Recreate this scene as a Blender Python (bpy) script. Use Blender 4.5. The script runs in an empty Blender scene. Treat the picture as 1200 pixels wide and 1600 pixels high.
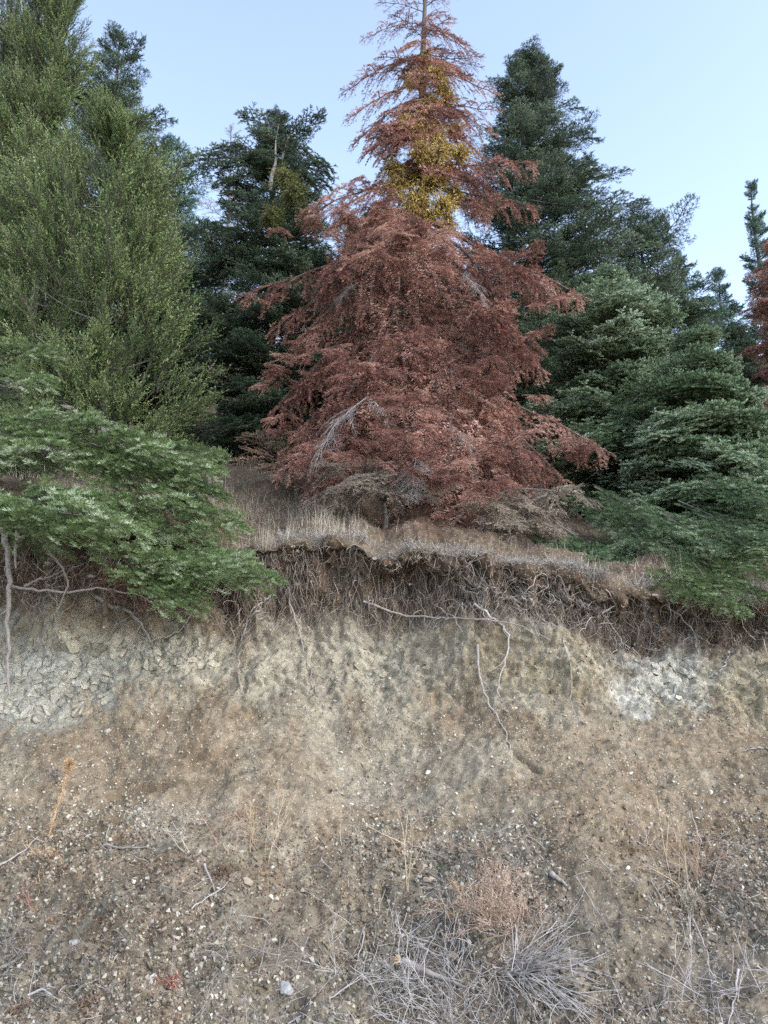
import bpy, math, random
import numpy as np
from mathutils import Vector, Matrix
from mathutils.bvhtree import BVHTree

SC = bpy.context.scene
COL = SC.collection
rng = np.random.default_rng(7)
random.seed(7)
R = math.radians

# ------------------------------------------------------------------ camera
CAM = np.array([0.0, 0.0, 1.6])
PITCH = R(12.0)
FPX = 1232.0
cam = bpy.data.cameras.new('camera')
cam.sensor_fit = 'VERTICAL'
cam.angle = 2 * math.atan(800 / FPX)
cam.clip_start = 0.05
cam.clip_end = 2000
camo = bpy.data.objects.new('camera', cam)
COL.objects.link(camo)
camo.location = CAM
camo.rotation_euler = (math.pi / 2 + PITCH, 0, 0)
SC.camera = camo

# ------------------------------------------------------------------ sky, sun, exposure
SUN_EL, SUN_AZ = R(38), R(125)
w = bpy.data.worlds.new('World')
SC.world = w
w.use_nodes = True
nt = w.node_tree
nt.nodes.clear()
sky = nt.nodes.new('ShaderNodeTexSky')
sky.sky_type = 'NISHITA'
sky.sun_disc = False
sky.sun_elevation = SUN_EL
sky.sun_rotation = SUN_AZ
sky.altitude = 1200
sky.air_density = 1.0
sky.dust_density = 1.6
sky.ozone_density = 1.0
hs = nt.nodes.new('ShaderNodeHueSaturation')
hs.inputs['Saturation'].default_value = 0.80
bg = nt.nodes.new('ShaderNodeBackground')
bg.inputs['Strength'].default_value = 0.12
wo = nt.nodes.new('ShaderNodeOutputWorld')
nt.links.new(sky.outputs[0], hs.inputs['Color'])
nt.links.new(hs.outputs[0], bg.inputs['Color'])
nt.links.new(bg.outputs[0], wo.inputs['Surface'])

sun = bpy.data.lights.new('sun', 'SUN')
sun.energy = 0.9
sun.angle = R(65)
sun.color = (1.0, 0.975, 0.94)
suno = bpy.data.objects.new('sun', sun)
COL.objects.link(suno)
sd = Vector((math.sin(SUN_AZ) * math.cos(SUN_EL), math.cos(SUN_AZ) * math.cos(SUN_EL), math.sin(SUN_EL)))
suno.rotation_euler = sd.to_track_quat('Z', 'Y').to_euler()

SC.view_settings.view_transform = 'Standard'
SC.view_settings.look = 'None'
SC.view_settings.gamma = 1
SC.view_settings.use_curve_mapping = False
SC.view_settings.exposure = 2.2
SC.render.engine = 'CYCLES'
SC.cycles.use_denoising = False
SC.cycles.use_adaptive_sampling = False
SC.cycles.max_bounces = 5
SC.cycles.diffuse_bounces = 3
SC.cycles.glossy_bounces = 2
SC.cycles.transmission_bounces = 3
SC.cycles.transparent_max_bounces = 4


# ------------------------------------------------------------------ helpers
def P(px, py, Y):
    """point of the place at depth Y that lies in the direction of photo position (px, py)"""
    x, y = (px - 600) / FPX, (800 - py) / FPX
    d = np.array([x, math.cos(PITCH) - y * math.sin(PITCH), math.sin(PITCH) + y * math.cos(PITCH)])
    return CAM + d * (Y / d[1])


def proj(p):
    """photo position of points (N,3)"""
    q = np.atleast_2d(p) - CAM
    f = q[:, 1] * math.cos(PITCH) + q[:, 2] * math.sin(PITCH)
    u = -q[:, 1] * math.sin(PITCH) + q[:, 2] * math.cos(PITCH)
    return 600 + FPX * q[:, 0] / f, 800 - FPX * u / f


def unit(a):
    return a / np.maximum(np.linalg.norm(a, axis=-1, keepdims=True), 1e-9)


def hsh(i, j, k, s):
    n = (i * 374761393 + s * 974634777) & 0xFFFFFFFF
    for q in (j, k, 7):
        n = ((n ^ (n >> 15)) * 739982445) & 0xFFFFFFFF
        n = (n ^ (n >> 12)) & 0xFFFFFFFF
        n = (n + (q & 0xFFFFFFFF) * 668265263) & 0xFFFFFFFF
    n = ((n ^ (n >> 15)) * 739982445) & 0xFFFFFFFF
    n = ((n ^ (n >> 13)) * 1274126177) & 0xFFFFFFFF
    n = (n ^ (n >> 16)) & 0xFFFFFFFF
    return n / 4294967295.0


def vnoise(x, y, z, seed=0):
    i, j, k = np.floor(x).astype(np.int64), np.floor(y).astype(np.int64), np.floor(z).astype(np.int64)
    fx, fy, fz = x - i, y - j, z - k
    fx, fy, fz = [f * f * f * (f * (f * 6 - 15) + 10) for f in (fx, fy, fz)]
    r = 0
    for a in (0, 1):
        for b in (0, 1):
            for c in (0, 1):
                r = r + hsh(i + a, j + b, k + c, seed) * (fx if a else 1 - fx) * (fy if b else 1 - fy) * (fz if c else 1 - fz)
    return r * 2 - 1


def fbm(x, y, z, seed=0, octs=4, gain=0.5):
    r, a = 0, 1.0
    for o in range(octs):
        r = r + a * vnoise(x * 2 ** o, y * 2 ** o, z * 2 ** o, seed + o)
        a *= gain
    return r


def worley(x, y, seed=0):
    i, j = np.floor(x).astype(np.int64), np.floor(y).astype(np.int64)
    f1 = np.full(x.shape, 9.0)
    f2 = np.full(x.shape, 9.0)
    for a in (-1, 0, 1):
        for b in (-1, 0, 1):
            cx = i + a + hsh(i + a, j + b, i * 0, seed)
            cy = j + b + hsh(i + a, j + b, i * 0 + 1, seed)
            d = np.hypot(x - cx, y - cy)
            f2 = np.minimum(f2, np.maximum(f1, d))
            f1 = np.minimum(f1, d)
    return f1, f2


def make_mesh(name, V, tris=None, quads=None, mats=(), tri_mat=None, quad_mat=None, attrs=None, smooth=False):
    me = bpy.data.meshes.new(name)
    V = np.asarray(V, dtype=np.float32)
    nt_ = 0 if tris is None else len(tris)
    nq = 0 if quads is None else len(quads)
    me.vertices.add(len(V))
    me.vertices.foreach_set('co', V.ravel())
    loops = np.concatenate(([np.asarray(tris).ravel()] if nt_ else []) + ([np.asarray(quads).ravel()] if nq else [])).astype(np.int32)
    me.loops.add(len(loops))
    me.loops.foreach_set('vertex_index', loops)
    me.polygons.add(nt_ + nq)
    start = np.concatenate([np.arange(nt_) * 3, nt_ * 3 + np.arange(nq) * 4]).astype(np.int32)
    me.polygons.foreach_set('loop_start', start)
    mi = np.concatenate([np.zeros(nt_, np.int32) if tri_mat is None else np.broadcast_to(tri_mat, nt_),
                         np.zeros(nq, np.int32) if quad_mat is None else np.broadcast_to(quad_mat, nq)]).astype(np.int32)
    for m in mats:
        me.materials.append(m)
    me.polygons.foreach_set('material_index', mi)
    me.polygons.foreach_set('use_smooth', np.full(nt_ + nq, smooth, dtype=bool))
    for k, a in (attrs or {}).items():
        a = np.asarray(a, dtype=np.float32)
        if a.ndim == 1:
            at = me.attributes.new(k, 'FLOAT', 'POINT')
            at.data.foreach_set('value', a)
        else:
            at = me.attributes.new(k, 'FLOAT_VECTOR', 'POINT')
            at.data.foreach_set('vector', a.ravel())
    me.update(calc_edges=True)
    me.validate()
    return me


def obj(name, me, parent=None, loc=None, label=None, cat=None, group=None, kind=None):
    o = bpy.data.objects.new(name, me)
    COL.objects.link(o)
    if parent is not None:
        o.parent = parent
    if loc is not None:
        o.location = tuple(loc)
    if label:
        o['label'] = label
    if cat:
        o['category'] = cat
    if group:
        o['group'] = group
    if kind:
        o['kind'] = kind
    return o


def tubes(Pts, Rad, k=4, off=0):
    """Pts (M,N,3), Rad (M,N) -> verts, quads of M tapered tubes"""
    M, N, _ = Pts.shape
    T = np.empty_like(Pts)
    T[:, 1:-1] = Pts[:, 2:] - Pts[:, :-2]
    T[:, 0] = Pts[:, 1] - Pts[:, 0]
    T[:, -1] = Pts[:, -1] - Pts[:, -2]
    T = unit(T)
    mean = unit(Pts[:, -1] - Pts[:, 0])
    ref = np.where(np.abs(mean[:, 2:3]) > 0.8, np.array([[1.0, 0.13, 0]]), np.array([[0.05, 0, 1.0]]))[:, None, :]
    A = unit(np.cross(T, np.broadcast_to(ref, T.shape)))
    B = np.cross(T, A)
    ang = np.arange(k) * 2 * math.pi / k
    V = Pts[:, :, None, :] + Rad[:, :, None, None] * (A[:, :, None, :] * np.cos(ang)[None, None, :, None] + B[:, :, None, :] * np.sin(ang)[None, None, :, None])
    idx = np.arange(M * N * k).reshape(M, N, k) + off
    a, b = idx[:, :-1, :], idx[:, 1:, :]
    Q = np.stack([a, np.roll(a, -1, 2), np.roll(b, -1, 2), b], -1).reshape(-1, 4)
    return V.reshape(-1, 3), Q


class MB:
    """collects geometry into one mesh"""
    def __init__(s):
        s.V, s.T, s.Q, s.tm, s.qm, s.tint, s.n = [], [], [], [], [], [], 0

    def add(s, V, tris=None, quads=None, mat=0, tint=0.5):
        s.V.append(V)
        s.tint.append(np.broadcast_to(np.asarray(tint, dtype=np.float32), (len(V),)))
        if tris is not None and len(tris):
            s.T.append(np.asarray(tris) + s.n)
            s.tm.append(np.full(len(tris), mat))
        if quads is not None and len(quads):
            s.Q.append(np.asarray(quads) + s.n)
            s.qm.append(np.full(len(quads), mat))
        s.n += len(V)
        return s

    def tube(s, Pts, Rad, k=4, mat=0, tint=0.5):
        Pts = np.asarray(Pts, dtype=float)
        if Pts.ndim == 2:
            Pts = Pts[None]
            Rad = np.asarray(Rad)[None]
        V, Q = tubes(Pts, np.asarray(Rad, dtype=float), k)
        if np.ndim(tint) == 1:
            tint = np.repeat(tint, Pts.shape[1] * k)
        return s.add(V, quads=Q, mat=mat, tint=tint)

    def mesh(s, name, mats, smooth=False):
        return make_mesh(name, np.concatenate(s.V), np.concatenate(s.T) if s.T else None, np.concatenate(s.Q) if s.Q else None,
                         mats, np.concatenate(s.tm) if s.T else None, np.concatenate(s.qm) if s.Q else None,
                         {'tint': np.concatenate(s.tint)}, smooth)


def srgb(r, g, b):
    return tuple(((c / 255) / 12.92 if c / 255 <= 0.04045 else ((c / 255 + 0.055) / 1.055) ** 2.4) for c in (r, g, b)) + (1.0,)


# ------------------------------------------------------------------ materials
def ramp(n, stops):
    r = n.new('ShaderNodeValToRGB')
    e = r.color_ramp.elements
    while len(e) < len(stops):
        e.new(0.5)
    for el, (p, c) in zip(e, stops):
        el.position = p
        el.color = c
    return r


def mat_foliage(name, stops, trans=0.15, rough=0.55, spread=0.35):
    """leaf or needle colour from the tint of each shoot, a random shift per bough, thin-leaf translucency"""
    m = bpy.data.materials.new(name)
    m.use_nodes = True
    t = m.node_tree
    n, l = t.nodes, t.links
    n.clear()
    at = n.new('ShaderNodeAttribute')
    at.attribute_name = 'tint'
    oi = n.new('ShaderNodeObjectInfo')
    ma = n.new('ShaderNodeMath')
    ma.operation = 'MULTIPLY_ADD'
    l.new(oi.outputs['Random'], ma.inputs[0])
    ma.inputs[1].default_value = spread
    ma.inputs[2].default_value = -spread / 2
    ad = n.new('ShaderNodeMath')
    ad.operation = 'ADD'
    ad.use_clamp = True
    l.new(at.outputs['Fac'], ad.inputs[0])
    l.new(ma.outputs[0], ad.inputs[1])
    rp = ramp(n, stops)
    l.new(ad.outputs[0], rp.inputs[0])
    pb = n.new('ShaderNodeBsdfPrincipled')
    pb.inputs['Roughness'].default_value = rough
    pb.inputs['Specular IOR Level'].default_value = 0.35
    l.new(rp.outputs[0], pb.inputs['Base Color'])
    tr = n.new('ShaderNodeBsdfTranslucent')
    l.new(rp.outputs[0], tr.inputs['Color'])
    mx = n.new('ShaderNodeMixShader')
    mx.inputs[0].default_value = trans
    l.new(pb.outputs[0], mx.inputs[1])
    l.new(tr.outputs[0], mx.inputs[2])
    o = n.new('ShaderNodeOutputMaterial')
    l.new(mx.outputs[0], o.inputs[0])
    return m


def mat_plain(name, stops, scale=20.0, rough=0.85, bump=0.3, use_tint=0.5, stretch=(1, 1, 1), dist=0.004):
    """bark, stone, dry stalks: noise mottling plus the tint of the piece"""
    m = bpy.data.materials.new(name)
    m.use_nodes = True
    t = m.node_tree
    n, l = t.nodes, t.links
    n.clear()
    tc = n.new('ShaderNodeTexCoord')
    mp = n.new('ShaderNodeMapping')
    mp.inputs['Scale'].default_value = stretch
    l.new(tc.outputs['Object'], mp.inputs[0])
    nz = n.new('ShaderNodeTexNoise')
    nz.inputs['Scale'].default_value = scale
    nz.inputs['Detail'].default_value = 6
    nz.inputs['Roughness'].default_value = 0.65
    l.new(mp.outputs[0], nz.inputs['Vector'])
    at = n.new('ShaderNodeAttribute')
    at.attribute_name = 'tint'
    oi = n.new('ShaderNodeObjectInfo')
    a1 = n.new('ShaderNodeMath')
    a1.operation = 'MULTIPLY_ADD'
    l.new(at.outputs['Fac'], a1.inputs[0])
    a1.inputs[1].default_value = use_tint
    l.new(nz.outputs[0], a1.inputs[2])
    a2 = n.new('ShaderNodeMath')
    a2.operation = 'MULTIPLY_ADD'
    l.new(oi.outputs['Random'], a2.inputs[0])
    a2.inputs[1].default_value = 0.2
    l.new(a1.outputs[0], a2.inputs[2])
    a3 = n.new('ShaderNodeMath')
    a3.operation = 'ADD'
    a3.inputs[1].default_value = -0.1 - use_tint / 2
    l.new(a2.outputs[0], a3.inputs[0])
    rp = ramp(n, stops)
    l.new(a3.outputs[0], rp.inputs[0])
    pb = n.new('ShaderNodeBsdfPrincipled')
    pb.inputs['Roughness'].default_value = rough
    pb.inputs['Specular IOR Level'].default_value = 0.25
    l.new(rp.outputs[0], pb.inputs['Base Color'])
    if bump:
        bp = n.new('ShaderNodeBump')
        bp.inputs['Strength'].default_value = bump
        bp.inputs['Distance'].default_value = dist
        l.new(nz.outputs[0], bp.inputs['Height'])
        l.new(bp.outputs[0], pb.inputs['Normal'])
    o = n.new('ShaderNodeOutputMaterial')
    l.new(pb.outputs[0], o.inputs[0])
    return m


M_FIR = mat_foliage('fir_needles', [(0.0, (0.020, 0.045, 0.030, 1)), (0.45, (0.045, 0.095, 0.058, 1)), (0.75, (0.085, 0.16, 0.085, 1)), (1.0, (0.26, 0.36, 0.27, 1))])
M_FIRB = mat_foliage('fir_needles_bright', [(0.0, (0.035, 0.058, 0.022, 1)), (0.4, (0.078, 0.118, 0.040, 1)), (0.72, (0.165, 0.235, 0.085, 1)), (1.0, (0.50, 0.57, 0.40, 1))], trans=0.18)
M_FIRC = mat_foliage('fir_needles_bluish', [(0.0, (0.022, 0.040, 0.020, 1)), (0.4, (0.072, 0.122, 0.056, 1)), (0.72, (0.17, 0.24, 0.115, 1)), (1.0, (0.42, 0.50, 0.37, 1))])
M_FIRD = mat_foliage('fir_needles_dark', [(0.0, (0.014, 0.024, 0.015, 1)), (0.4, (0.038, 0.065, 0.034, 1)), (0.8, (0.082, 0.125, 0.062, 1)), (1.0, (0.20, 0.25, 0.16, 1))])
M_DEAD = mat_foliage('dead_needles', [(0.0, (0.095, 0.044, 0.033, 1)), (0.35, (0.235, 0.106, 0.080, 1)), (0.7, (0.40, 0.195, 0.148, 1)), (1.0, (0.58, 0.37, 0.29, 1))], trans=0.1, rough=0.7, spread=0.7)
M_DEADG = mat_foliage('dead_needles_faded', [(0.0, (0.13, 0.10, 0.075, 1)), (0.5, (0.31, 0.25, 0.19, 1)), (1.0, (0.50, 0.43, 0.34, 1))], trans=0.15, rough=0.8)
M_JUN = mat_foliage('juniper_scales', [(0.0, (0.026, 0.046, 0.014, 1)), (0.4, (0.080, 0.128, 0.036, 1)), (0.75, (0.19, 0.25, 0.078, 1)), (1.0, (0.34, 0.39, 0.21, 1))], trans=0.1)
M_JUNB = mat_foliage('juniper_scales_brown', [(0.0, (0.035, 0.040, 0.022, 1)), (0.45, (0.082, 0.102, 0.048, 1)), (0.8, (0.15, 0.17, 0.080, 1)), (1.0, (0.26, 0.25, 0.14, 1))], trans=0.1)
M_MIST = mat_foliage('mistletoe_leaves', [(0.0, (0.18, 0.12, 0.025, 1)), (0.5, (0.50, 0.35, 0.075, 1)), (0.8, (0.68, 0.50, 0.14, 1)), (1.0, (0.58, 0.44, 0.14, 1))], trans=0.25)
M_MISTG = mat_foliage('mistletoe_leaves_green', [(0.0, (0.04, 0.055, 0.010, 1)), (0.6, (0.13, 0.15, 0.028, 1)), (1.0, (0.28, 0.27, 0.07, 1))], trans=0.25)
M_BARK = mat_plain('fir_bark', [(0.2, (0.035, 0.030, 0.027, 1)), (0.7, (0.16, 0.14, 0.125, 1))], 14, stretch=(1, 1, 0.3))
M_TWIG = mat_plain('twig_bark', [(0.2, (0.06, 0.048, 0.042, 1)), (0.8, (0.17, 0.14, 0.12, 1))], 30, bump=0)
M_BARE = mat_plain('weathered_twig', [(0.2, (0.17, 0.15, 0.14, 1)), (0.8, (0.46, 0.42, 0.40, 1))], 40, bump=0)
M_BRUSH = mat_plain('bleached_twig', [(0.2, (0.17, 0.155, 0.145, 1)), (0.8, (0.58, 0.54, 0.51, 1))], 40, bump=0)
M_GREYW = mat_plain('grey_wood', [(0.25, (0.12, 0.105, 0.095, 1)), (0.75, (0.36, 0.32, 0.29, 1))], 30, stretch=(1, 1, 1), bump=0.4)
M_ROOT = mat_plain('root_bark', [(0.2, (0.12, 0.092, 0.072, 1)), (0.8, (0.42, 0.36, 0.30, 1))], 25, bump=0, use_tint=0.9)
M_ROOTB = mat_plain('thick_root_bark', [(0.2, (0.16, 0.135, 0.115, 1)), (0.8, (0.42, 0.37, 0.33, 1))], 35, bump=0.5, use_tint=0.6)
M_GRASS = mat_foliage('dry_grass', [(0.0, (0.18, 0.145, 0.10, 1)), (0.5, (0.40, 0.345, 0.26, 1)), (1.0, (0.68, 0.61, 0.49, 1))], trans=0.2, rough=0.7)
M_THATCH = mat_foliage('grey_thatch', [(0.0, (0.10, 0.085, 0.07, 1)), (0.5, (0.24, 0.21, 0.18, 1)), (1.0, (0.45, 0.41, 0.36, 1))], trans=0.1, rough=0.8)
M_STRAW = mat_foliage('straw_stalks', [(0.0, (0.30, 0.19, 0.10, 1)), (0.5, (0.48, 0.34, 0.20, 1)), (1.0, (0.62, 0.50, 0.34, 1))], trans=0.15, rough=0.7)
M_ORANGE = mat_foliage('orange_stalks', [(0.0, (0.36, 0.22, 0.12, 1)), (0.5, (0.54, 0.37, 0.21, 1)), (1.0, (0.70, 0.55, 0.36, 1))], trans=0.15, rough=0.7)
M_PINK = mat_foliage('russet_stalks', [(0.0, (0.20, 0.11, 0.07, 1)), (0.5, (0.36, 0.23, 0.16, 1)), (1.0, (0.50, 0.37, 0.27, 1))], trans=0.15, rough=0.7)
M_STRAWP = mat_foliage('pinkish_straw', [(0.0, (0.30, 0.19, 0.13, 1)), (0.5, (0.48, 0.34, 0.25, 1)), (1.0, (0.64, 0.50, 0.39, 1))], trans=0.15, rough=0.7)
M_LEAFD = mat_foliage('curled_leaves', [(0.0, (0.08, 0.045, 0.028, 1)), (0.5, (0.19, 0.12, 0.075, 1)), (1.0, (0.36, 0.27, 0.19, 1))], trans=0.15, rough=0.7)
M_STONE = mat_plain('pale_stone', [(0.2, (0.30, 0.27, 0.22, 1)), (0.8, (0.54, 0.50, 0.43, 1))], 30, bump=0.4)
M_STONEB = mat_plain('brown_stone', [(0.2, (0.20, 0.155, 0.11, 1)), (0.8, (0.42, 0.34, 0.26, 1))], 30, bump=0.4)
M_STONEG = mat_plain('grey_stone', [(0.2, (0.16, 0.16, 0.15, 1)), (0.8, (0.38, 0.37, 0.35, 1))], 30, bump=0.4)
M_GRAVEL = mat_plain('gravel', [(0.12, (0.17, 0.145, 0.11, 1)), (0.55, (0.34, 0.30, 0.235, 1)), (0.95, (0.50, 0.46, 0.385, 1))], 18, bump=0, use_tint=1.0)
M_MUD = mat_plain('mudstone', [(0.2, (0.25, 0.22, 0.17, 1)), (0.5, (0.34, 0.31, 0.255, 1)), (0.85, (0.45, 0.42, 0.36, 1))], 12, bump=0.6, use_tint=0.7, dist=0.008)


def mat_ground():
    m = bpy.data.materials.new('soil')
    m.use_nodes = True
    t = m.node_tree
    n, l = t.nodes, t.links
    n.clear()
    at = n.new('ShaderNodeAttribute')
    at.attribute_name = 'soil'
    tc = n.new('ShaderNodeTexCoord')

    def noise(scale, detail=6, rough=0.6):
        z = n.new('ShaderNodeTexNoise')
        z.inputs['Scale'].default_value = scale
        z.inputs['Detail'].default_value = detail
        z.inputs['Roughness'].default_value = rough
        l.new(tc.outputs['Object'], z.inputs['Vector'])
        return z

    def math_(op, a, b):
        q = n.new('ShaderNodeMath')
        q.operation = op
        for i, v in enumerate((a, b)):
            if isinstance(v, (int, float)):
                q.inputs[i].default_value = v
            else:
                l.new(v, q.inputs[i])
        return q.outputs[0]
    n1, n2, n3 = noise(28, 8, 0.7), noise(130, 4, 0.7), noise(5, 5, 0.6)
    f = math_('ADD', math_('MULTIPLY', n1.outputs[0], 1.7), math_('MULTIPLY', n2.outputs[0], 1.6))
    f = math_('ADD', f, math_('MULTIPLY', n3.outputs[0], 0.6))
    f = math_('SUBTRACT', f, 1.0)
    mul = n.new('ShaderNodeVectorMath')
    mul.operation = 'SCALE'
    l.new(at.outputs['Vector'], mul.inputs[0])
    l.new(f, mul.inputs['Scale'])
    # pale grit flecks
    vo = n.new('ShaderNodeTexVoronoi')
    vo.inputs['Scale'].default_value = 62
    l.new(tc.outputs['Object'], vo.inputs['Vector'])
    sp = n.new('ShaderNodeSeparateColor')
    l.new(vo.outputs['Color'], sp.inputs[0])
    g1 = math_('GREATER_THAN', sp.outputs[0], 0.80)
    g2 = math_('LESS_THAN', vo.outputs['Distance'], 0.36)
    g = math_('MULTIPLY', math_('MULTIPLY', g1, g2), 0.55)
    mx = n.new('ShaderNodeMix')
    mx.data_type = 'RGBA'
    l.new(g, mx.inputs['Factor'])
    l.new(mul.outputs[0], mx.inputs[6])
    mx.inputs[7].default_value = (0.50, 0.45, 0.36, 1)
    pb = n.new('ShaderNodeBsdfPrincipled')
    pb.inputs['Roughness'].default_value = 0.95
    pb.inputs['Specular IOR Level'].default_value = 0.15
    l.new(mx.outputs[2], pb.inputs['Base Color'])
    hgt = math_('ADD', math_('MULTIPLY', n1.outputs[0], 1.0), math_('MULTIPLY', n2.outputs[0], 0.35))
    hgt = math_('ADD', hgt, math_('MULTIPLY', g, 0.3))
    bp = n.new('ShaderNodeBump')
    bp.inputs['Strength'].default_value = 0.9
    bp.inputs['Distance'].default_value = 0.020
    l.new(hgt, bp.inputs['Height'])
    l.new(bp.outputs[0], pb.inputs['Normal'])
    o = n.new('ShaderNodeOutputMaterial')
    l.new(pb.outputs[0], o.inputs[0])
    return m


M_SOIL = mat_ground()

# ------------------------------------------------------------------ the cut bank and the hillside: one sheet
prof = np.array([[-200, -1.2], [-20, -0.15], [0, -0.05], [3.0, -0.02], [3.7, 0.0], [4.05, 0.09], [4.45, 0.40], [4.9, 0.74], [5.25, 1.00], [5.52, 1.24], [5.72, 1.48],
                 [5.86, 1.72], [5.95, 1.92], [6.03, 2.06], [6.09, 2.18], [6.12, 2.30], [6.08, 2.40], [6.00, 2.47], [6.01, 2.53], [6.12, 2.59], [6.5, 2.76], [7.5, 3.17],
                 [9, 3.82], [12, 5.1], [16, 7.3], [24, 11.4], [50, 23], [120, 40], [300, 44]], dtype=float)
seg = np.hypot(np.diff(prof[:, 0]), np.diff(prof[:, 1]))
arc = np.concatenate([[0], np.cumsum(seg)])
sA = np.interp(3.7, prof[:5, 0], arc[:5])      # foot of the bank
sL = arc[18]                                   # lip
sT = arc[21]
LIPX = np.array([-60, -5, -3, -2, -1, 0, 0.5, 1.2, 1.75, 2.5, 3.0, 5, 60.])
LIPZ = np.array([2.9, 2.9, 2.83, 2.75, 2.66, 2.59, 2.52, 2.42, 2.30, 2.17, 2.16, 2.2, 2.2])
rows = np.concatenate([np.linspace(0, sA - 1.0, 14)[:-1], np.arange(sA - 1.0, sA, 0.04), np.arange(sA, sL + 0.1, 0.0135),
                       np.arange(sL + 0.1, sT, 0.03), sT + 0.06 * (1.06 ** np.arange(0, 110) - 1) / 0.06 * 1.0])
rows = rows[rows < arc[-1]]
xs_c = np.arange(-3.7, 3.7001, 0.0138)
g = 3.7 + 0.03 * (1.085 ** np.arange(1, 72) - 1) / 0.085
COLS = np.concatenate([-g[::-1], xs_c, g])


def base_surface(x, s):
    sm = 0.035
    y = (np.interp(s, arc, prof[:, 0]) * 2 + np.interp(s - sm, arc, prof[:, 0]) + np.interp(s + sm, arc, prof[:, 0])) / 4
    z = (np.interp(s, arc, prof[:, 1]) * 2 + np.interp(s - sm, arc, prof[:, 1]) + np.interp(s + sm, arc, prof[:, 1])) / 4
    lip = np.interp(x, LIPX, LIPZ) + 0.06 * fbm(x * 2.2, x * 0 + 3.1, x * 0, 5, 4, 0.6) * np.exp(-(x / 6) ** 2)
    k = (lip - 1.15) / (2.5 - 1.15)
    up = np.where(z > 1.15, 1.15 + (z - 1.15) * k, z)
    over = s > sL
    z2 = np.where(over, z + (lip - 2.5) * np.exp(-np.maximum(s - sL, 0) / 6.0), up)
    return y, z2


def full_surface(x, s):
    y, z = base_surface(x, s)
    y1, z1 = base_surface(x, s + 0.03)
    ty, tz = y1 - y, z1 - z
    ln = np.hypot(ty, tz) + 1e-9
    ny, nz = -tz / ln, ty / ln
    ba = np.clip((s - sA + 0.2) / 0.6, 0, 1)               # on the bank
    cliff = np.clip((s - sA - 2.25) / 0.35, 0, 1) * np.clip((sL + 0.02 - s) / 0.1, 0, 1)
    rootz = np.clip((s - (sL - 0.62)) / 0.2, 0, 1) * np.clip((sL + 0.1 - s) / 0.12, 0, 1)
    top = np.clip((s - sL) / 0.2, 0, 1)
    near = np.clip((40 - np.abs(x)) / 30, 0, 1)
    d = 0.13 * fbm(x * 0.9, s * 0.9, s * 0, 11, 3) * ba * near
    d = d + 0.020 * fbm(x * 4.5, s * 4.5, s * 0, 21, 3) * (0.35 + ba * (1 - 0.4 * (s < sA + 2.2)))
    # vertical fluting and broken blocks on the steep face
    wx = x + 0.05 * vnoise(x * 5, s * 5, s * 0, 31)
    d = d + cliff * 0.040 * fbm(wx * 3.5, s * 2.8, s * 0, 41, 4, 0.65)
    f1, f2 = worley(wx * 9, s * 7 + 0.6 * vnoise(x * 6, s * 6, s * 0, 33), 51)
    d = d + cliff * 0.026 * np.clip((f2 - f1) * 2.2, 0, 1)
    f1, f2 = worley(wx * 22, s * 19, 52)
    d = d + (0.30 + 0.70 * cliff) * ba * 0.018 * np.clip((f2 - f1) * 2, 0, 1)
    d = d + ba * (0.012 * fbm(x * 20, s * 20, s * 0, 61, 3, 0.7)) + ba * 0.009 * (hsh(np.round(x / 0.0138).astype(np.int64), np.round(s / 0.0135).astype(np.int64), 0, 9) - 0.5)
    # crumbly debris apron lower down
    low = np.clip((sA + 1.45 - s + 0.25 * vnoise(x * 1.5, x * 0, x * 0, 75)) / 0.45, 0, 1) * ba
    f1, f2 = worley(x * 15, s * 15, 53)
    d = d + low * (0.026 * (0.5 - f1) + 0.018 * fbm(x * 9, s * 9, s * 0, 71, 3))
    # ledge-like slips in the middle of the slope
    sl = np.clip(1 - np.abs(s - (sA + 1.55 + 0.14 * vnoise(x * 1.3, x * 0, x * 0, 73))) / 0.06, 0, 1)
    d = d - (sl > 0.05) * sl ** 0.5 * 0.075 * np.clip(vnoise(x * 3.5, s * 2, s * 0, 74) * 1.5 + 0.1, 0, 1)
    sl2 = np.clip(1 - np.abs(s - (sA + 1.85 + 0.22 * vnoise(x * 1.7, x * 0, x * 0, 76) + 0.1 * x)) / 0.03, 0, 1)
    d = d - sl2 ** 0.5 * 0.05 * np.clip(vnoise(x * 4.5, s * 2, s * 0, 77) * 1.6 - 0.1, 0, 1)
    d = d + rootz * 0.075 * fbm(x * 5, s * 6, s * 0, 81, 4, 0.6)
    # the hollow under the boughs at the left end
    hol = np.exp(-((x + 2.55) / 0.75) ** 2) * np.exp(-((s - (sL - 0.16)) / 0.17) ** 2)
    d = d - 0.26 * hol
    d = d + top * 0.03 * fbm(x * 3, s * 3, s * 0, 91, 3)
    return np.stack([x, y + ny * d, z + nz * d], -1), cliff, low, rootz, top, ba


XX, SS = np.meshgrid(COLS, rows)
G, cliff, low, rootz, top, ba = full_surface(XX, SS)
nr, nc = XX.shape


def blend(c, c2, f):
    return c * (1 - f[..., None]) + np.array(c2) * f[..., None]


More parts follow.
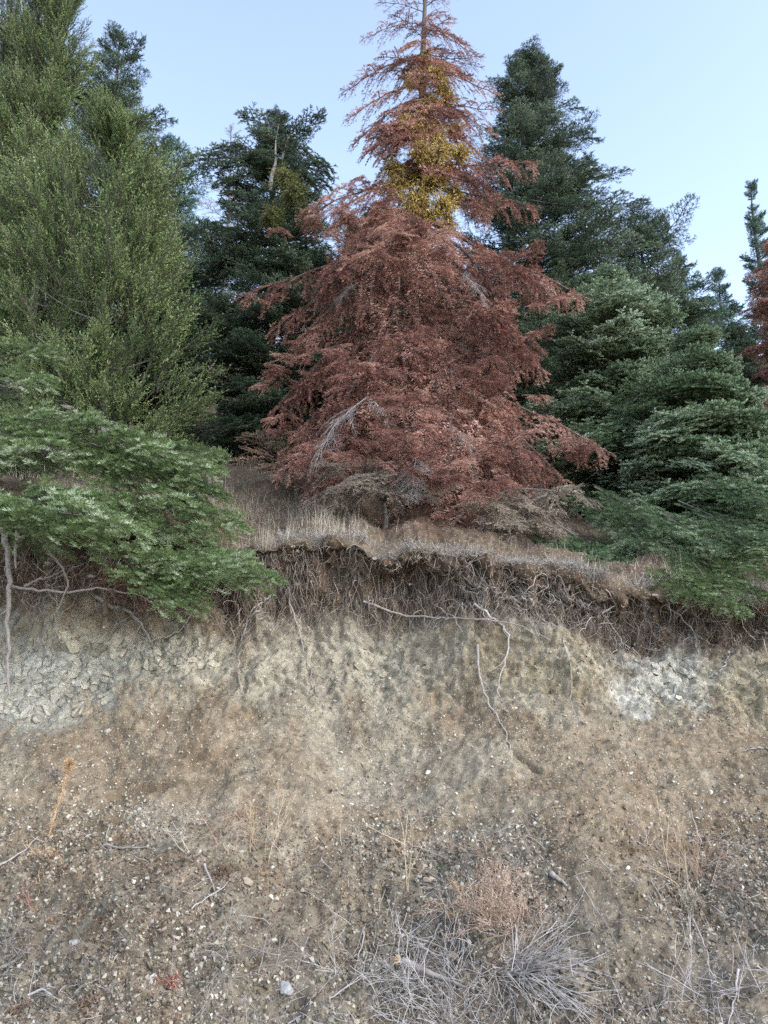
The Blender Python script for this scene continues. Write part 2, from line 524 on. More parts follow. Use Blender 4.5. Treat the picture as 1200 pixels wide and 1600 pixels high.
upx, upy = proj(G.reshape(-1, 3))
upx, upy = upx.reshape(nr, nc), upy.reshape(nr, nc)
X, Z = G[..., 0], G[..., 2]
na = fbm(X * 1.6, SS * 1.6, SS * 0, 101, 4)
nb = fbm(X * 5, SS * 5, SS * 0, 111, 4)
nd = fbm(X * 14, SS * 14, SS * 0, 121, 3, 0.7)
C = np.broadcast_to(np.array([0.270, 0.212, 0.152]), G.shape).copy()          # tan brown earth
C = blend(C, [0.325, 0.280, 0.220], np.clip(na * 1.2 + 0.1, 0, 0.8))
C = blend(C, [0.205, 0.145, 0.095], np.clip(-nb * 0.9, 0, 0.6))
C = blend(C, [0.205, 0.180, 0.145], low * np.clip(0.65 + nb * 0.4, 0, 1))    # grey brown litter soil
pale = cliff * np.clip(0.30 + na * 0.9 + nb * 0.4, 0, 0.6)
C = blend(C, [0.37, 0.33, 0.26], pale)


def blob(cx, cs, rx, rs, k=0.5):
    q = ((X - cx) / rx) ** 2 + ((SS - cs) / rs) ** 2 + k * nb + 0.35 * na + 0.4 * nd
    return np.clip((1.15 - q) / 0.6, 0, 1)


sC = sA + 2.72
C = blend(C, [0.44, 0.42, 0.365], blob(-2.50, sC - 0.14, 0.80, 0.38) * 0.8)
C = blend(C, [0.43, 0.395, 0.32], blob(-1.60, sC + 0.02, 0.60, 0.24) * 0.7)
C = blend(C, [0.42, 0.385, 0.31], blob(0.10, sC + 0.15, 0.80, 0.26) * 0.45)
C = blend(C, [0.56, 0.535, 0.49], blob(1.86, sC + 0.05, 0.22, 0.26, 0.9) * 0.9)
C = blend(C, [0.47, 0.445, 0.39], blob(2.06, sC + 0.22, 0.40, 0.38, 0.8) * 0.95)
C = blend(C, [0.42, 0.36, 0.25], blob(2.85, sC + 0.10, 0.5, 0.4) * 0.6)
C = blend(C, [0.33, 0.26, 0.17], blob(1.15, sC + 0.10, 0.5, 0.30) * 0.6)
C = blend(C, [0.33, 0.275, 0.19], blob(-2.3, sC + 0.16, 0.5, 0.10) * 0.5)
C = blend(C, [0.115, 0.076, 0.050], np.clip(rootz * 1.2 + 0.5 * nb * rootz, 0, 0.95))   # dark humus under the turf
C = blend(C, [0.135, 0.098, 0.070], top * np.clip(0.85 + nb * 0.3, 0, 1))
C = blend(C, [0.20, 0.11, 0.075], top * np.clip(0.45 - ((X - 0.4) / 1.0) ** 2 - ((G[..., 1] - 7.0) / 0.9) ** 2, 0, 1))    # fallen red needles
C = C * (1 + 0.20 * nd)[..., None] * np.array([0.80, 0.80, 0.755])
idx = np.arange(nr * nc).reshape(nr, nc)
Q = np.stack([idx[:-1, :-1], idx[:-1, 1:], idx[1:, 1:], idx[1:, :-1]], -1).reshape(-1, 4)
gme = make_mesh('ground', G.reshape(-1, 3), quads=Q, mats=[M_SOIL], attrs={'soil': np.clip(C, 0.01, 1).reshape(-1, 3)}, smooth=True)
GROUND = obj('ground', gme, kind='structure')
GROUND['label'] = 'eroded earth bank with pale mudstone outcrops below the turf'
BVH = BVHTree.FromPolygons([tuple(v) for v in G.reshape(-1, 3).tolist()], Q[(G[:-1, :-1, 1] < 30).ravel()].tolist())


def S(x, s):
    """surface point, normal at (x, s), any arrays"""
    x, s = np.asarray(x, float), np.asarray(s, float)
    ci = np.interp(x, COLS, np.arange(nc))
    ri = np.interp(s, rows, np.arange(nr))
    c0, r0 = np.clip(ci.astype(int), 0, nc - 2), np.clip(ri.astype(int), 0, nr - 2)
    fc, fr = (ci - c0)[..., None], (ri - r0)[..., None]
    p = G[r0, c0] * (1 - fc) * (1 - fr) + G[r0, c0 + 1] * fc * (1 - fr) + G[r0 + 1, c0] * (1 - fc) * fr + G[r0 + 1, c0 + 1] * fc * fr
    n = unit(np.cross(G[r0, c0 + 1] - G[r0, c0], G[r0 + 1, c0] - G[r0, c0]))
    return p, n


def hit(px, py):
    """the spot of the bank seen at photo position (px, py)"""
    d = P(px, py, 10.0) - CAM
    h = BVH.ray_cast(Vector(CAM), Vector(d).normalized())
    if h[0] is None:
        p = P(px, py, 7.0)
        return p, np.array([0, -0.5, 0.8]), np.interp(p[0], COLS, COLS), sT
    p = np.array(h[0])
    n = np.array(h[1])
    if n[1] > 0 and n[2] < 0:
        n = -n
    # recover s: nearest row of the column
    c = int(np.argmin(np.abs(COLS - p[0])))
    r = int(np.argmin(((G[:, c] - p) ** 2).sum(1)))
    return p, n, p[0], rows[r]


print('ground', nr, nc)

# ------------------------------------------------------------------ boughs
def needles(A, B, sp, ln, wd, fwd, tint, r, up=None, jit=0.35):
    """thin triangular needles along segments A->B"""
    d = B - A
    L = np.linalg.norm(d, axis=1)
    cnt = np.maximum(1, (L / sp).astype(int))
    si = np.repeat(np.arange(len(A)), cnt)
    f = r.random(len(si))
    T = unit(d)[si]
    ref = np.array([0.0, 0.0, 1.0])
    X1 = unit(np.cross(T, ref + r.normal(0, 0.05, 3)))
    Z1 = np.cross(X1, T)
    ph = r.random(len(si)) * 2 * math.pi
    if up is not None:          # needles gathered to the sides and upper face of the shoot
        ph = math.pi / 2 + (r.random(len(si)) - 0.5) * 2 * math.pi * up
    Rd = X1 * np.cos(ph)[:, None] + Z1 * np.sin(ph)[:, None]
    D = unit(T * (fwd + r.normal(0, jit * 0.5, len(si)))[:, None] + Rd)
    base = A[si] + d[si] * f[:, None]
    l = ln * (0.75 + 0.5 * r.random(len(si)))
    W = unit(np.cross(D, Rd + r.normal(0, 0.6, Rd.shape))) * (wd * 0.5)
    tip = base + D * l[:, None]
    mid = base + D * (l * 0.55)[:, None]
    V = np.stack([base, mid - W, tip, mid + W], 1).reshape(-1, 3)
    n = len(si)
    i = np.arange(n) * 4
    Tr = np.stack([i, i + 1, i + 2, i, i + 2, i + 3], -1).reshape(-1, 3)
    tv = np.repeat(tint[si] + r.normal(0, 0.06, n), 4)
    tv[2::4] += 0.10
    return V, Tr, tv


def frond(L, seed, step=0.055, ratio=0.42, droop=0.12, hang=0.25, sh_step=0.045, sh_len=0.075, nsp=0.0045, nl=0.02, nw=0.0028,
          fwd=0.55, ang=52, up=0.36, three_d=0.12, needle=True, wood_r=0.008, keep=1.0, tint0=0.08, tintg=0.66, tip_up=0.0, tbs=0.10, t0=0.10):
    """a conifer bough of length L along +X, flat in XY, with side branchlets and shoots"""
    r = np.random.default_rng(seed)
    mb = MB()
    n = 14
    t = np.linspace(0, 1, n)
    wob = np.cumsum(r.normal(0, 0.012 * L, n))
    ax = np.stack([t * L, wob, -droop * L * t ** 2 + tip_up * L * t ** 4 + 0.02 * L * np.sin(t * 5 + seed)], 1)
    mb.tube(ax, wood_r * L * (1.05 - t) + 0.0015, 5, 1)
    A, B, TI = [], [], []
    polys = []
    nb_ = int(L * (1 - t0) / step * 1.1)
    for i in range(nb_):
        tt = t0 + (1 - t0) * (i + r.random() * 0.6) / nb_
        if tt > 1:
            continue
        for sd_ in (-1, 1):
            if r.random() > keep:
                continue
            o = np.array([np.interp(tt, t, ax[:, k]) for k in range(3)])
            prof_ = min(1.0, (1 - tt) ** 0.75 * 1.35) * min(1, 0.45 + tt * 2.2)
            bl = L * ratio * prof_ * (0.75 + 0.5 * r.random()) + 0.05
            a = R(ang + r.normal(0, 8)) * (1 - 0.25 * tt)
            dz = r.normal(0, three_d) + 0.04
            d = unit(np.array([math.cos(a), sd_ * math.sin(a), dz]))
            m = max(3, int(bl / 0.09) + 1)
            u = np.linspace(0, 1, m)[:, None]
            side = np.cumsum(r.normal(0, 0.05 * bl / m, (m, 1)), 0)
            pl = o + d * u * bl + np.array([0, 0, -1.0]) * hang * bl * u ** 2 + side * np.array([[0.3, 0.3, 0.3]])
            polys.append((pl, bl))
            tb = r.normal(0, tbs)
            for k in range(m - 1):
                if bl * u[k + 1, 0] > 0.04:
                    A.append(pl[k]); B.append(pl[k + 1]); TI.append(tint0 + tb + tintg * 0.6 * u[k + 1, 0])
            ns = int(bl / sh_step)
            for k in range(ns):
                uu = 0.12 + 0.88 * (k + r.random() * 0.5) / max(ns, 1)
                if uu > 1:
                    continue
                q = np.array([np.interp(uu, u[:, 0], pl[:, c]) for c in range(3)])
                dd = unit(pl[min(m - 1, int(uu * (m - 1)) + 1)] - pl[int(min(uu, 0.99) * (m - 1))])
                nz = np.array([0, 0, 1.0])
                sx = unit(np.cross(dd, nz))
                for s2 in (-1, 1):
                    if r.random() > keep:
                        continue
                    sl = sh_len * (0.6 + 0.7 * r.random()) * min(1.0, 1.5 * (1 - uu) + 0.4) * min(1, bl / 0.2 + 0.3)
                    aa = R(48 + r.normal(0, 8))
                    sdv = unit(dd * math.cos(aa) + sx * s2 * math.sin(aa) + nz * r.normal(0.02, three_d * 1.2))
                    e = q + sdv * sl + np.array([0, 0, -1]) * hang * 0.4 * sl
                    A.append(q); B.append(e); TI.append(tint0 + tb + tintg * (0.35 + 0.65 * uu) + r.normal(0, 0.07))
                    # second-order shoots
                    if sl > 0.07:
                        for s3 in (-1, 1):
                            q3 = q + (e - q) * (0.45 + 0.2 * r.random())
                            d3 = unit(unit(e - q) + s3 * np.cross(unit(e - q), nz) * 0.9 + nz * r.normal(0, 0.1))
                            A.append(q3); B.append(q3 + d3 * sl * 0.5); TI.append(tint0 + tb + tintg + r.normal(0, 0.07))
    # tip
    for k in range(n - 5, n - 1):
        A.append(ax[k]); B.append(ax[k + 1]); TI.append(tint0 + tintg)
    A, B, TI = np.array(A), np.array(B), np.array(TI)
    if polys:
        M = len(polys)
        PP = np.stack([np.stack([np.interp(np.linspace(0, 1, 5), np.linspace(0, 1, len(p)), p[:, c]) for c in range(3)], 1) for p, _ in polys])
        bls = np.array([b for _, b in polys])
        mb.tube(PP, (0.0035 * bls[:, None] + 0.0012) * (1.3 - np.linspace(0, 1, 5))[None], 3, 1)
    if needle:
        V, T, tv = needles(A, B, nsp, nl, nw, fwd, TI, r, up)
        mb.add(V, T, mat=0, tint=tv)
    else:
        PP = np.stack([A, (A + B) / 2 + r.normal(0, 0.003, A.shape), B], 1)
        mb.tube(PP, np.array([0.0012, 0.0010, 0.0005])[None].repeat(len(A), 0), 3, 1)
    return mb


def plume(L, seed, step=0.016, ratio=0.50, nsp=0.0046, nl=0.0125, nw=0.0052, keep=1.0, ang=42):
    """feathery juniper spray rising along +X, branchlets all round"""
    r = np.random.default_rng(seed)
    mb = MB()
    n = 8
    t = np.linspace(0, 1, n)
    ax = np.stack([t * L, np.cumsum(r.normal(0, 0.02 * L, n)), np.cumsum(r.normal(0, 0.02 * L, n))], 1)
    mb.tube(ax, 0.008 * L * (1.1 - t) + 0.001, 4, 1)
    A, B, TI = [], [], []
    PPs = []
    m_ = int(L / step)
    for i in range(m_ * 2):
        tt = (i + r.random()) / (m_ * 2)
        if r.random() > keep:
            continue
        o = np.array([np.interp(tt, t, ax[:, k]) for k in range(3)])
        ph = i * 2.4 + r.normal(0, 0.4)
        bl = L * ratio * min(1, (1 - tt) * 1.3 + 0.12) * min(1, 0.35 + 2.5 * tt) * (0.6 + 0.7 * r.random())
        a = R(ang + r.normal(0, 10))
        rd = np.array([0, math.cos(ph), math.sin(ph)])
        d = np.array([math.cos(a), 0, 0]) + rd * math.sin(a)
        u = np.linspace(0, 1, 5)[:, None]
        pl = o + d * u * bl + np.array([1.0, 0, 0]) * 0.35 * bl * u ** 2 - rd * 0.12 * bl * u ** 2 + np.cumsum(r.normal(0, 0.012 * bl, (5, 3)), 0)
        PPs.append(pl)
        tb = r.normal(0, 0.12)
        for k in range(4):
            A.append(pl[k]); B.append(pl[k + 1]); TI.append(0.0 + tb + 0.6 * u[k, 0])
        for k in range(int(bl / 0.020)):
            uu = 0.1 + 0.9 * (k + r.random()) / max(1, int(bl / 0.020))
            uu = min(uu, 1)
            q = np.array([np.interp(uu, u[:, 0], pl[:, c]) for c in range(3)])
            dd = unit(pl[-1] - pl[1])
            sdv = unit(dd * 1.0 + unit(r.normal(0, 1, 3)) * 0.75)
            sl = 0.045 * (0.5 + r.random())
            A.append(q); B.append(q + sdv * sl); TI.append(0.05 + tb + 0.75 * uu + r.normal(0, 0.07))
    A, B, TI = np.array(A), np.array(B), np.array(TI)
    V, T, tv = needles(A, B, nsp, nl, nw, 1.5, TI, r)
    mb.add(V, T, mat=0, tint=tv)
    PP = np.stack(PPs)
    mb.tube(PP, (0.0022 * (1.2 - np.linspace(0, 1, 5)))[None].repeat(len(PP), 0), 3, 1)
    return mb


def bough_set(name, mats, specs):
    out = []
    for i, (fn, L, kw) in enumerate(specs):
        out.append((L, fn(L, 100 + i * 7 + (len(name) * 31) % 97, **kw).mesh(name, mats)))
    return out


def rematerial(bs, name, m0, m1=None):
    out = []
    for L, me in bs:
        c = me.copy()
        c.name = name
        c.materials[0] = m0
        if m1:
            c.materials[1] = m1
        out.append((L, c))
    return out


# near-detail green fir (low tree at the left, fir at the right)
NEAR = bough_set('fir_bough', [M_FIRB, M_TWIG], [
    (frond, 0.55, dict(step=0.055, sh_step=0.050, sh_len=0.095, nsp=0.0014, nl=0.0175, nw=0.0021, hang=0.35, ratio=0.42, three_d=0.2, up=0.45, tintg=0.6, tint0=0.02)),
    (frond, 0.95, dict(step=0.078, sh_step=0.058, sh_len=0.105, nsp=0.0015, nl=0.0175, nw=0.0021, hang=0.35, droop=0.15, three_d=0.18, up=0.45, tintg=0.6, ratio=0.34, tint0=0.02)),
    (frond, 0.95, dict(step=0.080, sh_step=0.058, sh_len=0.11, nsp=0.0015, nl=0.0175, nw=0.0021, hang=0.50, droop=0.24, three_d=0.2, up=0.45, tintg=0.6, ratio=0.34, tint0=0.02)),
])
MID = bough_set('fir_bough', [M_FIR, M_TWIG], [
    (frond, 0.45, dict(step=0.070, sh_step=0.065, sh_len=0.10, nsp=0.0020, nl=0.017, nw=0.0056, hang=0.0, droop=-0.05, ratio=0.42, three_d=0.22)),
    (frond, 0.9, dict(step=0.090, sh_step=0.070, sh_len=0.12, nsp=0.0021, nl=0.0175, nw=0.0056, hang=0.05, droop=0.04, three_d=0.2, ratio=0.36)),
    (frond, 0.9, dict(step=0.090, sh_step=0.070, sh_len=0.12, nsp=0.0021, nl=0.0175, nw=0.0056, hang=0.2, droop=0.12, keep=0.92, three_d=0.22, ratio=0.34)),
    (frond, 1.6, dict(step=0.115, sh_step=0.080, sh_len=0.13, nsp=0.0027, nl=0.020, nw=0.0064, hang=0.10, droop=0.10, ratio=0.27, three_d=0.18)),
    (frond, 1.6, dict(step=0.115, sh_step=0.080, sh_len=0.13, nsp=0.0027, nl=0.020, nw=0.0064, hang=0.12, droop=0.04, tip_up=0.12, ratio=0.27, keep=0.92, three_d=0.2)),
])
DARK = rematerial(MID, 'fir_bough', M_FIRD)
BLUE = rematerial(MID, 'fir_bough', M_FIRC)
DEADB = bough_set('dead_bough', [M_DEAD, M_TWIG], [
    (frond, 0.45, dict(step=0.050, sh_step=0.046, sh_len=0.075, nsp=0.0019, nl=0.016, nw=0.0029, hang=0.35, droop=0.1, fwd=0.8, up=0.5, three_d=0.3, ratio=0.42, keep=0.9, tbs=0.20, t0=0.1)),
    (frond, 0.9, dict(step=0.064, sh_step=0.052, sh_len=0.085, nsp=0.0020, nl=0.017, nw=0.0029, hang=0.9, droop=0.28, fwd=0.8, up=0.5, three_d=0.25, ratio=0.34, keep=0.85, tbs=0.20, t0=0.36)),
    (frond, 0.9, dict(step=0.064, sh_step=0.052, sh_len=0.085, nsp=0.0020, nl=0.017, nw=0.0029, hang=1.2, droop=0.42, fwd=0.8, up=0.5, three_d=0.25, ratio=0.34, keep=0.88, tbs=0.20, t0=0.36)),
    (frond, 1.5, dict(step=0.080, sh_step=0.060, sh_len=0.09, nsp=0.0025, nl=0.018, nw=0.0031, hang=1.0, droop=0.25, fwd=0.8, up=0.5, three_d=0.2, ratio=0.21, keep=0.88, tbs=0.20, t0=0.34)),
    (frond, 1.5, dict(step=0.080, sh_step=0.060, sh_len=0.09, nsp=0.0025, nl=0.018, nw=0.0031, hang=0.8, droop=0.12, fwd=0.8, up=0.5, three_d=0.2, ratio=0.19, keep=0.86, tbs=0.20, t0=0.3)),
])
DEADS = bough_set('dead_bough', [M_DEAD, M_TWIG], [     # the thin, half bare boughs of the top
    (frond, 0.6, dict(step=0.075, sh_step=0.055, sh_len=0.06, nsp=0.0034, nl=0.015, nw=0.0046, hang=0.30, droop=0.16, fwd=0.8, up=0.5, keep=0.75, three_d=0.12, ratio=0.34)),
    (frond, 0.95, dict(step=0.090, sh_step=0.060, sh_len=0.065, nsp=0.0036, nl=0.015, nw=0.0046, hang=0.45, droop=0.20, fwd=0.8, up=0.5, keep=0.75, three_d=0.14, ratio=0.30)),
])
FADED = rematerial(DEADB[:3], 'dead_bough', M_DEADG, M_GREYW)
JUNP = bough_set('juniper_spray', [M_JUN, M_TWIG], [
    (plume, 0.45, {}), (plume, 0.45, dict(ang=36, ratio=0.36)), (plume, 0.6, dict(step=0.032, ratio=0.36)), (plume, 0.35, dict(ratio=0.5))])
JUNB = rematerial(JUNP, 'juniper_spray', M_JUNB)
JUNG = rematerial(JUNP, 'juniper_spray', M_JUN)
BAREB = [(0.95, frond(0.95, 5, step=0.07, sh_step=0.05, sh_len=0.07, hang=0.35, droop=0.22, needle=False, ratio=0.42, three_d=0.18, wood_r=0.0045).mesh('bare_branch', [M_BARE, M_BARE]))]
BAREG = rematerial(BAREB, 'bare_branch', M_GREYW, M_GREYW)
print('boughs', [len(m.polygons) for s_ in (NEAR, MID, DEADB, DEADS, JUNP, BAREB) for _, m in s_])


def place(o_parent, bset, p0, d, length, base, name='bough', roll=0.0, pick=None, kind=None, wide=1.0):
    """hang a bough at p0 pointing along d, its upper side up"""
    if pick is None:
        c = sorted(bset, key=lambda q: abs(math.log(q[0] / length)))
        best = [q for q in c if abs(q[0] - c[0][0]) < 0.06]
        L0, me = best[int(rng.integers(len(best)))]
    else:
        L0, me = bset[pick]
    o = obj(name, me, o_parent)
    d = Vector(d).normalized()
    up = Vector((0, 0, 1))
    if abs(d.z) > 0.95:
        up = Vector((-d.x, -1, 0.2))
    y = up.cross(d).normalized()
    z = d.cross(y)
    rot = Matrix((d, y, z)).transposed()
    if roll:
        rot = rot @ Matrix.Rotation(roll, 3, 'X')
    k = length / L0
    o.matrix_local = Matrix.Translation(Vector(p0 - base)) @ rot.to_4x4() @ Matrix.Diagonal((k, k * wide, k, 1))
    return o


def trunk_mesh(pts, rads, mat, name='trunk', k=9):
    return MB().tube(np.array(pts), np.array(rads), k).mesh(name, [mat], True)


def ground_z(x, y):
    s = np.interp(y, prof[19:, 0], arc[19:])
    for _ in range(3):
        p, _n = S(x, s)
        s = s + (y - p[1])
    return float(S(x, s)[0][2])


def conifer(name, label, cat, group, px, Y, top_py, widths, n, bset, el_top=35, el_bot=-12, trunk_r=0.07, front=0.8, seed=1, lean=(0, 0),
            trunk_mat=None, from_f=0.0, wide=1.0, low_trim=None, bname='bough', skip=None, leader=True, zb=None):
    """px at the top; widths: list of (photo y, half width in photo px) from the top down"""
    r = np.random.default_rng(seed)
    topp = P(px, top_py, Y)
    bx, by = topp[0] - lean[0], Y - lean[1]
    bz = ground_z(bx, by) - 0.1 if zb is None else zb
    base = np.array([bx, by, bz])
    root = obj(name, None, loc=base, label=label, cat=cat, group=group)
    H = topp[2] - bz
    t = np.linspace(0, 1, 12)
    pts = np.stack([(topp[0] - bx) * t ** 1.5, (Y - by) * t, H * t], 1) + np.stack([0.02 * np.sin(t * 9 + seed), 0.02 * np.cos(t * 7), t * 0], 1)
    obj('trunk', trunk_mesh(pts, trunk_r * (1.02 - t) ** 0.8 + 0.006, trunk_mat or M_BARK), root)
    wy = np.array([a for a, _ in widths], float)
    ww = np.array([b for _, b in widths], float)
    # weight of heights: more boughs where the crown is narrow is not needed, spread evenly in height
    ga = r.random() * 6.28
    for i in range(n):
        f = from_f + (1 - from_f) * max(0.002, (i + 0.5 + r.normal(0, 0.3)) / n) ** 0.92
        f = min(max(f, 0.0), 0.985)
        tier = round(f * H / 0.30)
        if f < 0.93:
            f = min(0.97, tier * 0.30 / H + r.normal(0, 0.006))
        tk = 0.72 + 0.46 * float(hsh(np.int64(tier), np.int64(seed), np.int64(3), 5))
        z = bz + H * f
        c = np.array([bx + (topp[0] - bx) * f ** 1.5, by + (Y - by) * f, z])
        _, pyc = proj(c)
        hw = np.interp(pyc[0], wy, ww)
        # photo px to metres at this depth
        q = c - CAM
        dep = q[1] * math.cos(PITCH) + q[2] * math.sin(PITCH)
        rad = hw / FPX * dep
        ga += 2.399963 + r.normal(0, 0.25)
        az = ga
        back = math.sin(az) > 0.25
        if back and r.random() > front:
            az = -az
        el = R(el_bot + (el_top - el_bot) * f + r.normal(0, 6))
        L = max(0.18, rad / max(0.5, math.cos(el)) * (0.80 + 0.35 * r.random()) * tk)
        if r.random() < 0.12:
            L *= 1.2
        d = np.array([math.cos(az) * math.cos(el), math.sin(az) * math.cos(el), math.sin(el)])
        if skip and skip(c + d * L):
            continue
        place(root, bset, c, d, L, base, bname, roll=r.normal(0, 0.15), wide=wide)
    if leader:
        for k in range(3):
            place(root, bset, topp - np.array([0, 0, 0.12 + 0.1 * k]), [r.normal(0, 0.35), r.normal(0, 0.35), 1], 0.22 + 0.05 * k, base, bname, wide=0.6)
    return root, base


def juniper(name, label, px, Y, top_py, widths, n, bset, seed, lean=0.0, trunk_r=0.08, from_f=0.02, group=None, shell=0.35):
    r = np.random.default_rng(seed)
    topp = P(px, top_py, Y)
    bx = topp[0] - lean
    bz = ground_z(bx, Y) - 0.1
    base = np.array([bx, Y, bz])
    root = obj(name, None, loc=base, label=label, cat='tree', group=group)
    H = topp[2] - bz
    t = np.linspace(0, 1, 10)
    obj('trunk', trunk_mesh(np.stack([lean * t + 0.03 * np.sin(t * 8), 0.03 * np.cos(t * 9), H * t], 1), trunk_r * (1.03 - t) + 0.004, M_BARK), root)
    wy = np.array([a for a, _ in widths], float)
    wl = np.array([b[0] for _, b in widths], float)
    wr = np.array([b[1] for _, b in widths], float)
    limbs = MB()
    per = 6
    nb = n // per
    for i in range(nb):
        f = from_f + (1 - from_f) * ((i + r.random()) / nb) ** 1.05
        f = min(f, 0.96)
        c = np.array([bx + lean * f, Y, bz + H * f])
        _, pyc = proj(c)
        q = c - CAM
        dep = q[1] * math.cos(PITCH) + q[2] * math.sin(PITCH)
        az0 = i * 2.399963 + r.normal(0, 0.4)
        if math.sin(az0) > 0.25 and r.random() < 0.7:
            az0 = -az0
        hw = np.interp(pyc[0], wy, wr if math.cos(az0) > 0 else wl)
        rad0 = hw / FPX * dep * (1.02 - shell * r.random() ** 1.5) - 0.10
        el0 = 58 if f > 0.3 else 38
        o0 = None
        for k in range(per):
            az = az0 + r.normal(0, 0.30)
            rad = max(0.03, rad0 - abs(r.normal(0, 0.10)))
            L = (0.56 + 0.38 * r.random()) * (0.6 if f > 0.88 else 1) * (1.15 if k == 0 else 0.95)
            o = c + np.array([math.cos(az), math.sin(az) * 0.9, 0]) * rad + np.array([0, 0, r.normal(0, 0.13) - L * 0.5])
            el = R(el0 + r.normal(0, 13))
            d = np.array([math.cos(az) * math.cos(el), math.sin(az) * math.cos(el), math.sin(el)])
            place(root, bset, o, d, L, base, 'spray', roll=r.random() * 6.28)
            if k == 0:
                s0 = c - np.array([0, 0, min(0.5, H * f)])
                limbs.tube(np.stack([s0, (s0 + o) / 2 - [0, 0, 0.05], o]), [0.016, 0.011, 0.005], 5)
    me = limbs.mesh('limbs', [M_GREYW], True)
    me.transform(Matrix.Translation(Vector(-base)))
    obj('branches', me, root, kind='stuff')
    return root, base


# ---- standing trees
conifer('fir_tree', 'tall dark green fir behind the red dead fir, its ragged top above it', 'tree', 'fir trees on the hillside',
        822, 11.5, 92, [(92, 10), (130, 34), (220, 60), (300, 92), (360, 122), (420, 135), (520, 170), (700, 170), (800, 100)], 170, DARK, seed=3, el_top=38, el_bot=-8, trunk_r=0.12, wide=1.1)
conifer('fir_tree', 'dark fir with a bent bare-stemmed top and a mistletoe clump, between juniper and red tree', 'tree', 'fir trees on the hillside',
        432, 11.0, 178, [(178, 12), (230, 28), (290, 62), (380, 92), (480, 110), (600, 125), (700, 120), (760, 80)], 190, DARK, seed=4, el_top=22, el_bot=-10, trunk_r=0.11, wide=1.1)
conifer('fir_tree', 'slim pointed fir whose tip shows just above the olive junipers', 'tree', 'fir trees on the hillside',
        186, 12.5, 55, [(55, 8), (100, 34), (180, 68), (260, 95), (340, 130), (500, 150), (700, 150)], 120, DARK, seed=5, el_top=35, trunk_r=0.10)
conifer('fir_tree', 'shorter fir with orange twigs in the gap behind the juniper edge', 'tree', 'fir trees on the hillside',
        262, 13.5, 225, [(225, 12), (280, 45), (360, 70), (500, 100), (700, 120)], 100, MID, seed=6, trunk_r=0.09)
conifer('fir_tree', 'small broad-topped fir on the skyline, right of the tall dark fir', 'tree', 'fir trees on the hillside',
        1000, 12.5, 362, [(362, 25), (400, 60), (440, 85), (520, 95), (700, 110)], 80, DARK, seed=7, trunk_r=0.09, wide=1.2)
conifer('fir_tree', 'blue-green fir with pale shoots standing against the red tree', 'tree', 'fir trees on the hillside',
        945, 8.8, 440, [(440, 25), (480, 62), (560, 105), (640, 130), (720, 150), (820, 150), (900, 130)], 150, BLUE, seed=8, el_top=25, el_bot=-18, trunk_r=0.07, wide=1.15)
conifer('fir_tree', 'bushy light green fir whose lowest boughs spill over the bank edge', 'tree', 'fir trees on the hillside',
        1085, 7.6, 525, [(525, 18), (580, 60), (660, 105), (740, 145), (820, 180), (900, 190), (960, 170)], 170, rematerial(MID, 'fir_bough', M_FIRC) , seed=9, el_top=22, el_bot=-22, trunk_r=0.06, wide=1.15)
conifer('fir_tree', 'narrow spire of a conifer standing alone on the skyline near the frame edge', 'tree', 'fir trees on the hillside',
        1173, 16, 288, [(288, 3), (330, 10), (380, 18), (440, 24), (560, 36), (700, 60)], 120, MID, seed=10, el_top=40, el_bot=5, trunk_r=0.08)
conifer('fir_tree', 'thin wispy young fir, low on the skyline beside the narrow spire', 'tree', 'fir trees on the hillside',
        1122, 17, 425, [(425, 4), (460, 18), (500, 35), (600, 60), (700, 70)], 60, MID, seed=11, trunk_r=0.05)
conifer('fir_tree', 'open-branched fir tip rising over the blue-green firs', 'tree', 'fir trees on the hillside',
        1060, 15, 400, [(400, 4), (440, 20), (470, 45), (520, 60), (700, 80)], 70, MID, seed=12, trunk_r=0.06)
conifer('fir_tree', 'low dark fir under the red fir at the frame edge', 'tree', 'fir trees on the hillside',
        1215, 8.6, 660, [(660, 20), (700, 50), (780, 80), (900, 90)], 60, DARK, seed=13, trunk_r=0.05)
conifer('fir_tree', 'small half-bare fir tip seen behind the bent fir', 'tree', 'fir trees on the hillside',
        362, 16, 198, [(198, 3), (240, 22), (280, 35), (400, 50), (600, 60)], 60, rematerial(DEADS, 'fir_bough', M_DEADG), seed=14, trunk_r=0.05)
conifer('dead_fir_tree', 'red dead fir cut off by the frame edge beside the narrow spire', 'tree', 'dead red firs',
        1205, 10.5, 380, [(380, 12), (430, 36), (500, 52), (600, 58), (680, 60)], 130, DEADB, seed=15, el_top=10, el_bot=-25, trunk_r=0.06)
